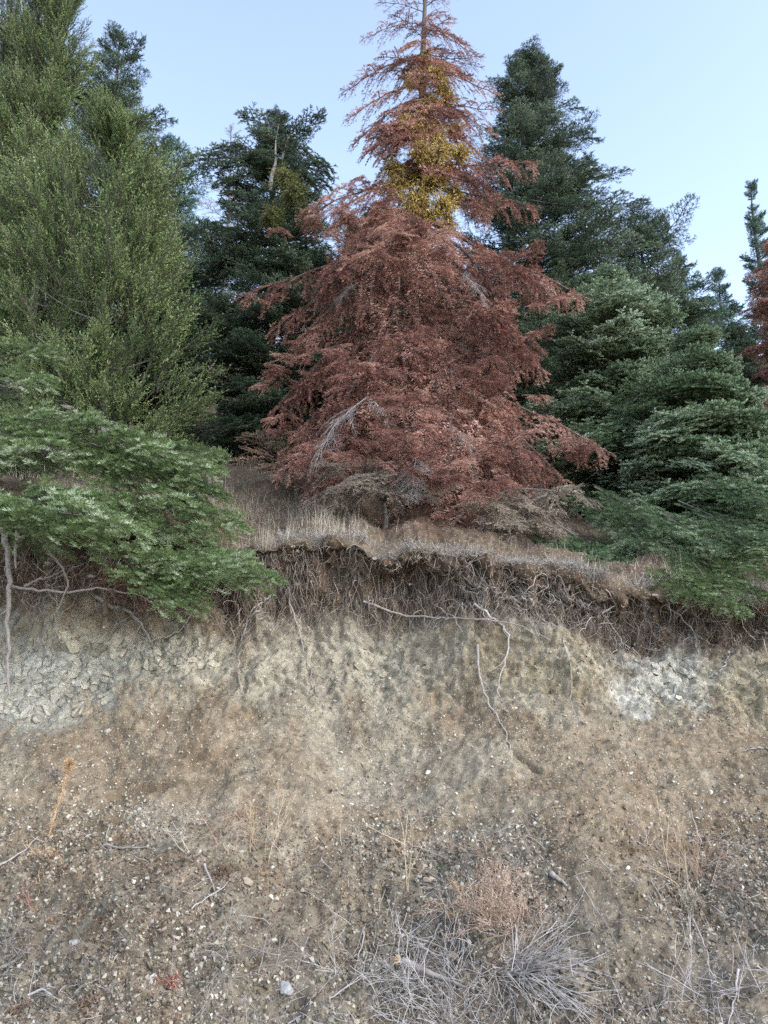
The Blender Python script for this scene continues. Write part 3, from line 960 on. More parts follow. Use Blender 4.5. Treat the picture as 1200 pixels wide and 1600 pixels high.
# trees deeper in the wood that close the gaps
conifer('fir_tree', 'broad shaded fir filling the gaps behind the corner juniper', 'tree', 'fir trees on the hillside', 40, 13, 60,
        [(60, 10), (140, 60), (260, 110), (400, 150), (600, 170), (800, 170)], 170, DARK, seed=50, trunk_r=0.1, wide=1.4)
conifer('fir_tree', 'shaded fir whose boughs close the wood behind the nearest juniper', 'tree', 'fir trees on the hillside', 215, 11.5, 260,
        [(260, 10), (330, 60), (420, 100), (600, 130), (800, 140)], 130, DARK, seed=51, trunk_r=0.09, wide=1.4)
conifer('fir_tree', 'dense dark fir directly behind the middle of the red dead tree', 'tree', 'fir trees on the hillside', 612, 11.2, 350,
        [(350, 30), (400, 90), (500, 130), (600, 140), (800, 140)], 150, DARK, seed=52, trunk_r=0.09, wide=1.5)
for i, (px, Y, ty, lab) in enumerate([(90, 17, 330, 'shaded fir deep in the wood behind the junipers'), (330, 16.5, 380, 'shaded fir deep in the wood behind the bent fir'),
                                      (490, 12.5, 400, 'shaded fir deep in the wood behind the crown of the red tree'), (560, 12.5, 520, 'young shaded fir close behind the red tree'),
                                      (700, 13, 420, 'shaded fir between the red tree and the tall dark fir'), (880, 15, 430, 'shaded fir hidden behind the tall dark fir'),
                                      (1150, 14, 520, 'shaded fir behind the bushy light green fir')]):
    conifer('fir_tree', lab, 'tree', 'fir trees on the hillside', px, Y, ty, [(ty, 8), (ty + 60, 50), (ty + 150, 90), (ty + 300, 120), (900, 130)], 70, DARK, seed=30 + i, trunk_r=0.08, wide=1.3)

juniper('juniper_tree', 'tall brownish olive juniper at the frame corner, dead twigs in its crown', 40, 9.8, -110,
        [(-110, (10, 14)), (-30, (60, 60)), (80, (90, 80)), (260, (120, 80)), (450, (140, 70)), (680, (120, 60))], 300, JUNB, 21, trunk_r=0.11, group='olive junipers', shell=0.4)
juniper('juniper_tree', 'olive juniper with an open twiggy top between the corner juniper and slim fir', 102, 9.2, -55,
        [(-55, (8, 10)), (20, (30, 30)), (120, (55, 36)), (260, (80, 50)), (450, (90, 70)), (680, (80, 60))], 260, JUNG, 23, trunk_r=0.09, group='olive junipers', shell=0.4)
juniper('juniper_tree', 'dense feathery green juniper, nearest of the three, its crown full to the ground', 190, 8.3, 185,
        [(185, (12, 14)), (240, (60, 38)), (310, (105, 66)), (400, (130, 92)), (500, (145, 110)), (600, (140, 118)), (680, (125, 100)), (760, (90, 70))], 300, JUNP, 22, trunk_r=0.09, group='olive junipers', shell=0.28)

# ---- the red dead fir
DX, DY = 672, 8.5
tp = P(668, -45, DY)
dbase = np.array([P(655, 760, DY)[0], DY, ground_z(P(655, 760, DY)[0], DY) - 0.1])
dead = obj('dead_fir_tree', None, loc=dbase, label='large dead fir with rust red needles and yellow mistletoe, centre of the bank top', cat='tree', group='dead red firs')
t = np.linspace(0, 1, 16)
tz = np.linspace(0, tp[2] - dbase[2], 16)
ty = np.array([P(0, 0, 1)] * 1)
tpts = np.stack([(tp[0] - dbase[0]) * t + 0.04 * np.sin(t * 6), 0.03 * np.sin(t * 5), tz], 1)
obj('trunk', trunk_mesh(tpts, 0.12 * (1.03 - t) ** 0.9 + 0.008, M_BARK), dead)


def trunk_at(py):
    """point of the dead fir's trunk at photo height py"""
    _, yy = proj(tpts + dbase)
    k = np.interp(-py, -yy[::1], np.arange(16)) if yy[0] < yy[-1] else np.interp(py, yy[::-1], np.arange(16)[::-1])
    return np.array([np.interp(k, np.arange(16), tpts[:, c]) for c in range(3)]) + dbase


def limb(py0, tx, ty_, dy, bset, pick=None, rise=0.0, n_mid=0, wide=1.0, roll=0.0, name='bough'):
    """bough from the trunk at photo height py0 to a tip seen at (tx, ty_), dy metres nearer than the trunk"""
    a = trunk_at(py0)
    b = P(tx, ty_, DY - dy)
    v = b - a
    L = np.linalg.norm(v)
    # the mesh droops by itself: aim above the tip
    aim = v + np.array([0, 0, 0.20 * L + rise])
    return place(dead, bset, a, aim, L * 1.03, dbase, name, pick=pick, wide=wide, roll=roll)


# thin arching boughs of the top
for (py0, tx, ty_, dy) in [(20, 592, 15, .1), (10, 735, -10, .1), (40, 575, 70, .2), (45, 742, 95, .2), (60, 700, 45, .5), (62, 620, 40, .5), (75, 640, 85, .7), (95, 545, 150, .3), (100, 748, 100, .3), (110, 770, 155, .4),
                           (118, 560, 130, -.3), (130, 730, 130, .7), (140, 552, 190, .5), (150, 765, 215, .2), (160, 560, 225, .6), (165, 775, 185, .3), (185, 750, 250, .4), (190, 575, 245, .7), (200, 600, 250, .8),
                           (205, 740, 290, .3), (215, 590, 215, -.2), (15, 650, -30, -.2), (30, 690, 30, -.3), (90, 680, 80, -.5), (105, 600, 105, .4), (0, 640, -10, .3), (0, 705, 0, .3), (50, 720, 75, .6), (85, 745, 115, .1)]:
    limb(py0, tx, ty_, dy, DEADS, rise=0.10)
# shaggy tufts close to the stem
for (py0, tx, ty_, dy) in [(92, 635, 118, .45), (95, 690, 122, .45), (100, 665, 135, .5), (155, 640, 190, .5), (158, 705, 200, .5), (160, 670, 215, .55), (195, 605, 225, .6), (200, 615, 245, .7),
                           (240, 690, 290, .6), (235, 650, 280, .5), (250, 720, 300, .5), (235, 720, 240, .4), (260, 640, 300, .3)]:
    limb(py0, tx, ty_, dy, DEADB, rise=0.12, pick=0)
# the big boughs, top down
BIG = [(262, 828, 285, .9, 4), (290, 826, 350, .8, 4), (268, 770, 290, .6, 1), (300, 760, 320, .6, 1), (285, 500, 385, .9, 2), (290, 530, 320, .4, 1), (300, 480, 330, .3, 1),
       (300, 600, 440, 1.4, 2), (310, 640, 455, 1.3, 2), (300, 555, 400, 1.2, 2), (305, 690, 390, 1.1, 2), (330, 500, 410, .9, 1),
       (360, 400, 492, .7, 4), (370, 430, 500, .4, 3), (380, 470, 510, .9, 3), (350, 895, 492, .7, 4), (345, 860, 455, .8, 3), (360, 830, 500, 1.1, 1), (370, 790, 480, 1.2, 1),
       (400, 862, 565, .8, 3), (405, 820, 560, 1.0, 3), (430, 425, 620, .8, 3), (420, 470, 580, .9, 3), (440, 520, 610, 1.3, 1), (470, 620, 590, 1.5, 2),
       (460, 825, 650, .8, 3), (470, 790, 640, 1.2, 1), (480, 430, 690, .7, 3), (490, 470, 690, 1.0, 3), (500, 700, 640, 1.5, 2),
       (510, 720, 660, 1.5, 1), (560, 930, 740, .9, 4), (565, 890, 735, 1.1, 3), (570, 840, 720, 1.2, 3), (580, 445, 720, 1.0, 3), (585, 500, 740, 1.3, 3),
       (590, 625, 780, 1.6, 2), (600, 770, 795, 1.7, 1), (600, 730, 780, 1.7, 2), (620, 480, 760, 1.1, 3), (600, 850, 760, 1.1, 1),
       (480, 540, 610, .6, 1), (550, 480, 650, .5, 1), (420, 700, 520, .4, 1), (520, 640, 640, .5, 1)]
for (py0, tx, ty_, dy, pk) in BIG:
    limb(py0, tx, ty_, dy, DEADB, pick=pk, rise=0.05, roll=random.gauss(0, 0.12))
for i in range(6):      # the inner and rear boughs
    py0 = 330 + 300 * (i + random.random()) / 6
    half = np.interp(py0, [330, 450, 650], [110, 170, 200])
    a = random.random() * 6.283
    tx = 655 + math.cos(a) * half * random.uniform(0.5, 0.85)
    limb(py0, tx, py0 + random.uniform(50, 110), -math.sin(a) * 1.0, DEADB, pick=random.choice([1, 2, 3]), rise=0.05)


def clump(px, py, dy, size, n, lean=0.0):
    """a heavy drooping cushion of short red boughs at the end of a limb"""
    c = P(px, py, DY - dy)
    for k in range(n):
        az = -math.pi / 2 + random.uniform(-1.9, 1.9)
        el = random.uniform(-0.55, 0.5)
        d = np.array([math.cos(az) * math.cos(el) + lean, math.sin(az) * math.cos(el), math.sin(el)])
        st = c + np.array([random.gauss(0, .3), random.gauss(0, .15), 0.25 + random.gauss(0, .2)]) * size
        place(dead, DEADB, st, d, size * random.uniform(0.75, 1.15), dbase, 'bough', pick=0, roll=random.gauss(0, .2))


for q in [(640, 385, 1.35, .40, 11), (570, 355, 1.1, .36, 9), (520, 360, .9, .32, 6), (665, 430, 1.3, .34, 7), (590, 420, 1.4, .34, 7), (790, 440, .9, .34, 6, .3), (850, 480, .85, .30, 5, .3), (760, 500, 1.0, .32, 5), (830, 545, .9, .32, 6, .3),
          (500, 560, 1.0, .34, 7), (450, 600, .8, .32, 6, -.3), (560, 590, 1.4, .34, 7), (640, 550, 1.4, .33, 8), (720, 600, 1.3, .33, 6), (795, 630, 1.1, .32, 5), (460, 680, .9, .32, 5), (520, 715, 1.4, .34, 6), (640, 650, 1.6, .33, 7),
          (600, 740, 1.7, .36, 7), (680, 730, 1.7, .36, 8), (740, 770, 1.8, .34, 9), (800, 710, 1.4, .34, 6), (870, 715, 1.1, .32, 5, .3),
          (655, 112, .35, .24, 6), (672, 172, .4, .27, 7), (700, 200, .35, .22, 4), (605, 215, .4, .24, 5), (660, 265, .5, .24, 4), (655, 60, .15, .20, 3)]:
    clump(*q)
# grey bare branches among the red
def spray_at(a, b, ya, yb, bset, lab=None, wide=1.0):
    p0, p1 = P(a[0], a[1], ya), P(b[0], b[1], yb)
    v = p1 - p0
    L = np.linalg.norm(v)
    o = place(dead, bset, p0, v + np.array([0, 0, 0.15 * L]), L, dbase, 'bare_branch', pick=0, wide=wide)
    if lab:
        o['label'] = lab


spray_at((572, 618), (480, 715), DY - 1.35, DY - 1.65, BAREB, 'silvery bare branch with combed twigs', 1.2)
spray_at((575, 618), (610, 660), DY - 1.35, DY - 1.5, BAREB)
spray_at((655, 700), (640, 772), DY - 1.7, DY - 1.95, BAREB, None, 1.1)
spray_at((720, 425), (765, 470), DY - 1.1, DY - 1.3, BAREG)
spray_at((700, 660), (745, 705), DY - 1.2, DY - 1.4, BAREG)
spray_at((560, 440), (525, 470), DY - 1.0, DY - 1.2, BAREG)
spray_at((700, 230), (775, 275), DY - .1, DY - .1, BAREG)
spray_at((700, 190), (770, 250), DY - .1, DY - .1, BAREG)
spray_at((690, 350), (745, 395), DY - .1, DY - .3, BAREG)


def mistletoe_mesh(seed, rad=0.2, n=260, mats=(M_MIST, M_TWIG)):
    r = np.random.default_rng(seed)
    mb = MB()
    end = unit(r.normal(0, 1, (n, 3)) * np.array([1, 1, 0.8])) * rad * (0.35 + 0.75 * r.random((n, 1)))
    end *= 1 + 0.5 * fbm(end[:, :1] / rad * 2, end[:, 1:2] / rad * 2, end[:, 2:] / rad * 2, seed, 2)
    end[:, 2] -= 0.35 * rad * r.random(n)
    mid = end * 0.5 + r.normal(0, rad * 0.08, end.shape)
    mb.tube(np.stack([end * 0.02, mid, end], 1), np.array([0.003, 0.002, 0.0012])[None].repeat(n, 0), 3, 1)
    m = n * 6
    si = r.integers(0, n, m)
    f = 0.55 + 0.5 * r.random(m)
    b = end[si] * f[:, None]
    D = unit(unit(end[si]) * 0.6 + r.normal(0, 0.6, (m, 3)) + np.array([0, 0, -0.35]))
    W = unit(np.cross(D, r.normal(0, 1, (m, 3))))
    l = 0.026 + 0.020 * r.random(m)
    wd = l * 0.14
    V = np.stack([b, b + D * (l * .5)[:, None] - W * wd[:, None], b + D * l[:, None], b + D * (l * .5)[:, None] + W * wd[:, None]], 1).reshape(-1, 3)
    q = np.arange(m * 4).reshape(-1, 4)
    mb.add(V, quads=q, mat=0, tint=np.repeat(np.clip(r.normal(0.55, 0.25, m), 0, 1), 4))
    return mb.mesh('mistletoe', list(mats))


MM = [mistletoe_mesh(1), mistletoe_mesh(2, 0.22, 300), mistletoe_mesh(3, 0.16, 200)]
for (px, py, dy, k, s_) in [(662, 95, .15, 2, .8), (655, 120, .2, 0, .7), (672, 160, .25, 0, .8), (660, 185, .25, 1, .7), (678, 210, .3, 1, .8), (665, 250, .3, 0, .9), (675, 280, .3, 1, 1.0), (655, 330, .3, 1, .9), (690, 270, .3, 0, .9), (680, 115, .3, 0, .8), (690, 135, .25, 2, .9), (640, 130, .3, 2, .6), (665, 85, .1, 2, .5), (700, 150, .2, 2, .8), (635, 190, .35, 2, .9), (650, 210, .4, 0, .95), (712, 200, .2, 2, .8), (690, 232, .5, 0, .9),
                            (660, 232, .5, 1, .8), (722, 238, .4, 2, .9), (615, 260, .3, 1, .9), (612, 290, .3, 0, 1.0), (650, 310, .45, 1, 1.0), (690, 320, .4, 1, 1.05), (710, 300, .3, 0, .9),
                            (640, 275, .2, 1, .8), (700, 350, .3, 0, .8), (670, 340, .4, 2, .9), (530, 712 - 0, 0, 2, .01)][:-1]:
    p = P(px, py, DY - dy - 0.20)
    s_ *= 0.86
    o = obj('mistletoe', MM[k], dead, p - dbase)
    o.scale = (s_, s_, s_ * 1.15)
    o.rotation_euler = (random.gauss(0, .2), random.gauss(0, .2), random.random() * 6)
# mistletoe in the bent fir, its parts
fir2 = [o for o in COL.objects if o.parent is None and o.get('label', '').startswith('dark fir with a bent')][0]
mg = [m.copy() for m in MM]
for m in mg:
    m.materials[0] = M_MISTG
for (px, py, dy, k, s_) in [(445, 275, 1.0, 0, 1.1), (460, 300, 1.0, 1, 1.1), (425, 335, 1.1, 1, .9)]:
    p = P(px, py, 11.0 - dy)
    o = obj('mistletoe', mg[k], fir2, p - np.array(fir2.location))
    o.scale = (s_, s_, s_)
for (px, py, L) in [(425, 358, .4)]:
    place(fir2, DEADB, P(px, py, 9.9), [random.gauss(0, .6), -0.6, -0.3], L, np.array(fir2.location), 'dead_bough', pick=0)
# its pale crooked stem tips and upswept arms
b2 = np.array(fir2.location)
for name, pl, rr in [('stem', [(423, 300, .6), (424, 275, .6), (431, 255, .6), (430, 225, .55), (437, 185, .5)], .035), ('stem', [(428, 262, .4), (405, 245, .4), (370, 248, .4), (300, 240, .3)], .022),
                     ('stem', [(440, 250, .4), (452, 210, .4), (470, 188, .4), (495, 182, .4)], .022)]:
    pts = np.array([P(a, b, 11.0 - c) for a, b, c in pl])
    tt = np.linspace(0, 1, 10)
    q = np.stack([np.interp(tt, np.linspace(0, 1, len(pts)), pts[:, k]) for k in range(3)], 1) - b2
    obj(name, trunk_mesh(q, rr * (1.1 - tt), M_GREYW, name), fir2)
for (a, b) in [((405, 250), (288, 238)), ((400, 255), (310, 262)), ((452, 215), (505, 180)), ((450, 225), (520, 262)), ((435, 200), (375, 182)), ((437, 200), (445, 178)), ((440, 250), (525, 270)), ((430, 235), (330, 225)),
               ((437, 215), (480, 205)), ((432, 225), (390, 205)), ((445, 270), (518, 290)), ((400, 270), (330, 290))]:
    p0, p1 = P(a[0], a[1], 10.6), P(b[0], b[1], 10.3)
    place(fir2, DARK, p0, p1 - p0, np.linalg.norm(p1 - p0), b2, 'bough', wide=0.8)

fir3 = [o for o in COL.objects if o.parent is None and o.get('label', '').startswith('tall dark green fir behind')][0]
b3 = np.array(fir3.location)
for (a, b, q) in [((850, 290), (985, 272), 0), ((860, 335), (1012, 306), .2), ((840, 225), (936, 212), 0), ((860, 370), (1000, 345), .3), ((860, 400), (1030, 372), .3), ((835, 260), (940, 262), .4), ((830, 180), (912, 165), .2),
                  ((820, 130), (792, 92), 0), ((835, 120), (850, 92), .1), ((825, 130), (875, 108), .1), ((820, 150), (765, 118), .1), ((830, 310), (960, 330), .6)]:
    p0, p1 = P(a[0], a[1], 11.3 - q), P(b[0], b[1], 11.1 - q)
    place(fir3, DARK, p0, p1 - p0, np.linalg.norm(p1 - p0), b3, 'bough', wide=0.9)

# ---- low fir hanging over the bank at the left
lb = np.array([P(-70, 800, 6.35)[0], 6.35, 0])
lb[2] = ground_z(lb[0], 6.6) - 0.05
lowfir = obj('low_fir_tree', None, loc=lb, label='low fir leaning out over the bank with bright green drooping boughs', cat='tree')
tt = np.linspace(0, 1, 8)
obj('trunk', trunk_mesh(np.stack([0.1 * tt, -0.1 * tt, 1.3 * tt], 1), 0.05 * (1.1 - tt), M_GREYW), lowfir)


def reach(a, b, ya, yb, pick, bset=NEAR, wide=1.0, roll=0.0, lift=0.15, name='bough', parent=lowfir, base=lb):
    p0, p1 = P(a[0], a[1], ya), P(b[0], b[1], yb)
    v = p1 - p0
    L = np.linalg.norm(v)
    return place(parent, bset, p0, v + np.array([0, 0, lift * L]), L * 1.04, base, name, pick=pick, wide=wide, roll=roll)


for q in [((-60, 785), (192, 835), 5.6, 5.10, 1, 1.1), ((-70, 785), (130, 785), 5.8, 5.35, 1, 0.9), ((-60, 790), (80, 825), 5.5, 5.0, 2, 1.1), ((20, 790), (140, 838), 5.4, 5.1, 0, 1.2),
          ((-60, 655), (120, 665), 6.2, 5.8, 1, 0.9), ((-40, 680), (210, 695), 6.3, 5.9, 1, 0.9), ((-50, 690), (60, 700), 6.1, 5.6, 0, 1.2), ((60, 690), (310, 740), 6.4, 5.9, 1, 1.0),
          ((90, 700), (340, 825), 6.3, 5.8, 1, 1.1), ((140, 690), (330, 775), 6.5, 6.0, 1, 1.0), ((170, 760), (300, 850), 6.1, 5.8, 0, 1.2),
          ((190, 868), (412, 915), 5.75, 5.40, 1, 1.0), ((195, 860), (320, 885), 5.8, 5.5, 0, 1.2), ((195, 880), (300, 950), 5.65, 5.4, 0, 1.2), ((210, 865), (380, 895), 5.8, 5.6, 0, 1.1),
          ((-20, 560), (80, 550), 6.6, 6.35, 0, .9), ((-50, 590), (70, 600), 6.6, 6.3, 0, .7), ((250, 700), (340, 712), 6.7, 6.5, 0, .7)]:
    a, b, ya, yb, pk, wd = q
    reach(a, b, ya, yb, pk, wide=wd, roll=random.gauss(0.0, 0.12))
for q in [((-30, 650), (80, 700), 6.6, 6.3), ((90, 640), (200, 690), 6.9, 6.6), ((-30, 620), (30, 600), 6.5, 6.2), ((90, 745), (150, 760), 6.1, 5.9)]:
    reach(*q, 0, bset=BAREG, name='bare_branch')
for q in [((160, 880), (230, 935), 5.95, 5.75), ((170, 870), (185, 930), 5.95, 5.8)]:
    reach(*q, 0, bset=rematerial(DEADS, 'dead_bough', M_DEAD), name='dead_bough', lift=0.0)

# the extra bright boughs that trail over the edge at the right
brt = NEAR
BLUEN = rematerial(NEAR, 'fir_bough', M_FIRC)
fr = [o for o in COL.objects if o.parent is None and o.get('label', '').startswith('bushy light green')][0]
frb = np.array(fr.location)
for q in [((1060, 860), (1190, 935), 6.6, 6.0, 1, 1), ((1040, 870), (1150, 955), 6.5, 5.9, 1, 1), ((1100, 860), (1205, 905), 6.6, 6.0, 1, 1), ((1030, 880), (1085, 930), 6.4, 5.95, 0, 1), ((1120, 850), (1215, 875), 6.7, 6.1, 1, 1),
          ((1080, 880), (1130, 940), 6.3, 5.9, 0, 1), ((950, 840), (1012, 908), 6.8, 6.3, 0, 0), ((900, 830), (962, 890), 6.9, 6.4, 0, 0), ((930, 760), (1040, 830), 7.1, 6.5, 1, 0), ((1000, 780), (1110, 860), 6.9, 6.3, 1, 0),
          ((860, 850), (930, 865), 7.0, 6.6, 0, 0), ((1000, 800), (1060, 880), 6.8, 6.3, 1, 0), ((1060, 780), (1190, 850), 6.9, 6.3, 2, 0), ((900, 770), (960, 810), 7.2, 6.7, 0, 0), ((960, 800), (1000, 850), 7.0, 6.5, 0, 0),
          ((880, 840), (835, 868), 7.1, 6.7, 0, 0), ((900, 850), (860, 875), 7.0, 6.6, 0, 0), ((940, 850), (905, 888), 6.8, 6.4, 0, 0), ((960, 860), (985, 905), 6.7, 6.3, 0, 0), ((1100, 750), (1215, 800), 6.9, 6.3, 1, 0), ((850, 830), (880, 870), 7.1, 6.7, 0, 0), ((1120, 800), (1200, 850), 6.8, 6.2, 1, 0)]:
    reach(q[0], q[1], q[2], q[3], q[4], bset=brt if q[5] else BLUEN, parent=fr, base=frb, wide=1.1)
print('trees done', len(COL.objects))
#@@PART2

# ------------------------------------------------------------------ broken mudstone pieces in the outcrops
def soil_at(x, s):
    ci = np.clip(np.interp(x, COLS, np.arange(nc)).round().astype(int), 0, nc - 1)
    ri = np.clip(np.interp(s, rows, np.arange(nr)).round().astype(int), 0, nr - 1)
    return C[ri, ci]


def clip_poly(poly, m, nrm):
    out = []
    for i in range(len(poly)):
        a, b = poly[i], poly[(i + 1) % len(poly)]
        da, db = np.dot(a - m, nrm), np.dot(b - m, nrm)
        if da <= 0:
            out.append(a)
        if da * db < 0:
            out.append(a + (b - a) * (da / (da - db)))
    return out


def rock_patch(cx, cs, rx, rs, cell, stretch, prob, seed):
    """convex cells of a jittered grid, each a low block standing proud of the bank"""
    r = np.random.default_rng(seed)
    nx_, ns_ = int(2 * rx / (cell / stretch)) + 1, int(2 * rs / (cell * stretch)) + 1
    pts = []
    for i in range(-1, nx_ + 1):
        for j in range(-1, ns_ + 1):
            pts.append((cx - rx + (i + 0.5 + r.uniform(-.48, .48)) * cell / stretch, cs - rs + (j + 0.5 + r.uniform(-.48, .48)) * cell * stretch))
    pts = np.array(pts)
    made = 0
    for p in pts:
        e = ((p[0] - cx) / rx) ** 2 + ((p[1] - cs) / rs) ** 2
        if e > 1 or r.random() > prob * (1.25 - 0.5 * e):
            continue
        h = cell * 1.6
        poly = [p + np.array(q) for q in ((-h, -h), (h, -h), (h, h), (-h, h))]
        for q in pts[np.argsort(((pts - p) ** 2).sum(1))[1:12]]:
            poly = clip_poly(poly, (p + q) / 2, q - p)
            if len(poly) < 3:
                break
        if len(poly) < 3:
            continue
        poly = np.array(poly)
        c = poly.mean(0)
        poly = c + (poly - c) * (0.88 + 0.08 * r.random())
        # soften: cut every corner
        q2 = []
        for a, b in zip(poly, np.roll(poly, -1, 0)):
            q2 += [a + (b - a) * 0.10, a + (b - a) * 0.90]
        poly = np.array(q2) + r.normal(0, cell * 0.02, (len(q2), 2))
        k = len(poly)
        hh = cell * (0.14 + 0.26 * r.random())
        tilt = r.normal(0, 0.18, 2)
        rings = []
        P0, N0 = S(c[0], c[1])
        for sc, up in ((1.0, -0.02), (0.99, hh * 0.85), (0.92, hh)):
            pp = c + (poly - c) * sc
            q, _ = S(pp[:, 0], pp[:, 1])
            rings.append(q + N0 * (up + ((pp - c) @ tilt)[:, None] * (up > 0)))
        ctr = rings[2].mean(0) + N0 * hh * 0.08
        V = np.concatenate(rings + [ctr[None]]) - P0
        V[k:] += r.normal(0, cell * 0.018, V[k:].shape)
        i0 = np.arange(k)
        Qd = [np.stack([i0 + k * a, np.roll(i0, -1) + k * a, np.roll(i0, -1) + k * (a + 1), i0 + k * (a + 1)], -1) for a in (0, 1)]
        Tr = np.stack([i0 + 2 * k, np.roll(i0, -1) + 2 * k, np.full(k, 3 * k)], -1)
        me = make_mesh('rock_piece', V, Tr, np.concatenate(Qd), [M_SOIL], attrs={'soil': np.tile(soil_at(np.array([c[0]]), np.array([c[1]])) * r.uniform(0.95, 1.35), (len(V), 1))}, smooth=False)
        obj('rock_piece', me, GROUND, P0)
        made += 1
    return made


M_MUDO = mat_plain('ochre_mudstone', [(0.2, (0.26, 0.21, 0.14, 1)), (0.8, (0.43, 0.37, 0.26, 1))], 14, bump=0.6, use_tint=0.7, dist=0.006)
n1 = rock_patch(-2.50, sC - 0.20, 0.62, 0.24, 0.055, 1.0, 0.90, 1)
n2 = rock_patch(-1.62, sC + 0.08, 0.45, 0.14, 0.052, 1.35, 0.80, 2)
n3 = rock_patch(-2.30, sC + 0.14, 0.36, 0.07, 0.080, 1.1, 0.60, 3)
n4 = rock_patch(2.02, sC + 0.18, 0.30, 0.26, 0.055, 1.6, 0.28, 4)
n5 = rock_patch(0.10, sC + 0.18, 0.4, 0.12, 0.055, 1.2, 0.15, 5)
n6 = rock_patch(2.80, sC + 0.10, 0.28, 0.22, 0.065, 1.3, 0.18, 6)
print('rock pieces', n1, n2, n3, n4, n5, n6)


# ------------------------------------------------------------------ gravel, clods
def hull(seed, npts=11, flat=0.7):
    import bmesh
    r = np.random.default_rng(seed)
    bm = bmesh.new()
    for p in unit(r.normal(0, 1, (npts, 3))) * (0.85 + 0.3 * r.random((npts, 1))) * np.array([1, 0.8, flat]):
        bm.verts.new(p)
    res = bmesh.ops.convex_hull(bm, input=bm.verts)
    junk = [g_ for g_ in res['geom_interior'] if isinstance(g_, bmesh.types.BMVert)]
    bmesh.ops.delete(bm, geom=junk, context='VERTS')
    bmesh.ops.triangulate(bm, faces=bm.faces)
    bm.verts.ensure_lookup_table()
    V = np.array([v.co for v in bm.verts])
    T = np.array([[v.index for v in f.verts] for f in bm.faces])
    bm.verts.index_update()
    T = np.array([[v.index for v in f.verts] for f in bm.faces])
    bm.free()
    return V, T


HULLS = [hull(i, 8 + i % 3, 0.55 + 0.06 * (i % 5)) for i in range(10)]


def rand_rot(n, r):
    q = unit(r.normal(0, 1, (n, 4)))
    w_, x, y, z = q.T
    return np.stack([np.stack([1 - 2 * (y * y + z * z), 2 * (x * y - z * w_), 2 * (x * z + y * w_)], -1),
                     np.stack([2 * (x * y + z * w_), 1 - 2 * (x * x + z * z), 2 * (y * z - x * w_)], -1),
                     np.stack([2 * (x * z - y * w_), 2 * (y * z + x * w_), 1 - 2 * (x * x + y * y)], -1)], -2)


def scatter_stones(mb, x, s, size, tint, r, sink=0.25, soil=None):
    p, n = S(x, s)
    sc_ = soil_at(x, s) * (0.72 + 0.75 * tint)[:, None] if soil is not None else None
    hi = r.integers(0, len(HULLS), len(x))
    Rt = rand_rot(len(x), r)
    for h in range(len(HULLS)):
        k = np.nonzero(hi == h)[0]
        if not len(k):
            continue
        V, T = HULLS[h]
        W = np.einsum('kij,vj->kvi', Rt[k], V) * size[k][:, None, None] + (p[k] + n[k] * (size[k] * (0.5 - sink))[:, None])[:, None, :]
        m = len(V)
        mb.add(W.reshape(-1, 3), (T[None] + (np.arange(len(k)) * m)[:, None, None]).reshape(-1, 3), tint=np.repeat(tint[k], m))
        if soil is not None:
            soil.append(np.repeat(sc_[k], m, 0))


r = np.random.default_rng(77)


def pick_xs(n, s0, s1, dens=None, xr=3.6):
    x = r.uniform(-xr, xr, n * 3)
    s = r.uniform(s0, s1, n * 3)
    wgt = np.ones(n * 3) if dens is None else dens(x, s)
    k = np.nonzero(r.random(n * 3) < wgt)[0][:n]
    return x[k], s[k]


mb = MB()
patch = lambda x, s: np.clip(0.45 + 0.9 * fbm(x * 1.8, s * 2.4, s * 0, 201, 3), 0.04, 1)
x, s = pick_xs(26000, sA - 0.35, sA + 1.6, patch)                 # debris apron
scatter_stones(mb, x, s, 0.0048 + 0.015 * r.random(len(x)) ** 3.4, np.clip(r.normal(0.38, 0.3, len(x)), 0, 1), r, 0.4)
x, s = pick_xs(7500, sA + 1.3, sC + 0.1, patch)                    # bare slope: finer
scatter_stones(mb, x, s, 0.0038 + 0.010 * r.random(len(x)) ** 3.5, np.clip(r.normal(0.5, 0.3, len(x)), 0, 1), r)
x, s = pick_xs(3000, sC - 0.2, sL - 0.1)                           # face
scatter_stones(mb, x, s, 0.004 + 0.012 * r.random(len(x)) ** 3, np.clip(r.normal(0.35, 0.3, len(x)), 0, 1), r, 0.35)
obj('gravel', mb.mesh('gravel', [M_GRAVEL]), kind='stuff', label='loose grit and small stones lying all over the earth bank')
mb = MB()
so = []
x, s = pick_xs(8000, sA + 0.9, sL - 0.15, lambda x, s: np.clip(0.45 + fbm(x * 2.5, s * 3, s * 0, 211, 3), 0.05, 1))
scatter_stones(mb, x, s, 0.005 + 0.016 * r.random(len(x)) ** 3.2, 0.15 + r.random(len(x)) * 0.6, r, 0.6, so)
x, s = pick_xs(9000, sA - 0.3, sA + 1.4, patch)
scatter_stones(mb, x, s, 0.007 + 0.022 * r.random(len(x)) ** 2.4, r.random(len(x)) * 0.8, r, 0.45, so)
me = mb.mesh('dirt_clods', [M_SOIL])
at_ = me.attributes.new('soil', 'FLOAT_VECTOR', 'POINT')
at_.data.foreach_set('vector', np.concatenate(so).astype(np.float32).ravel())
obj('dirt_clods', me, kind='stuff', label='crumbled brown earth clods stuck to the bank face')

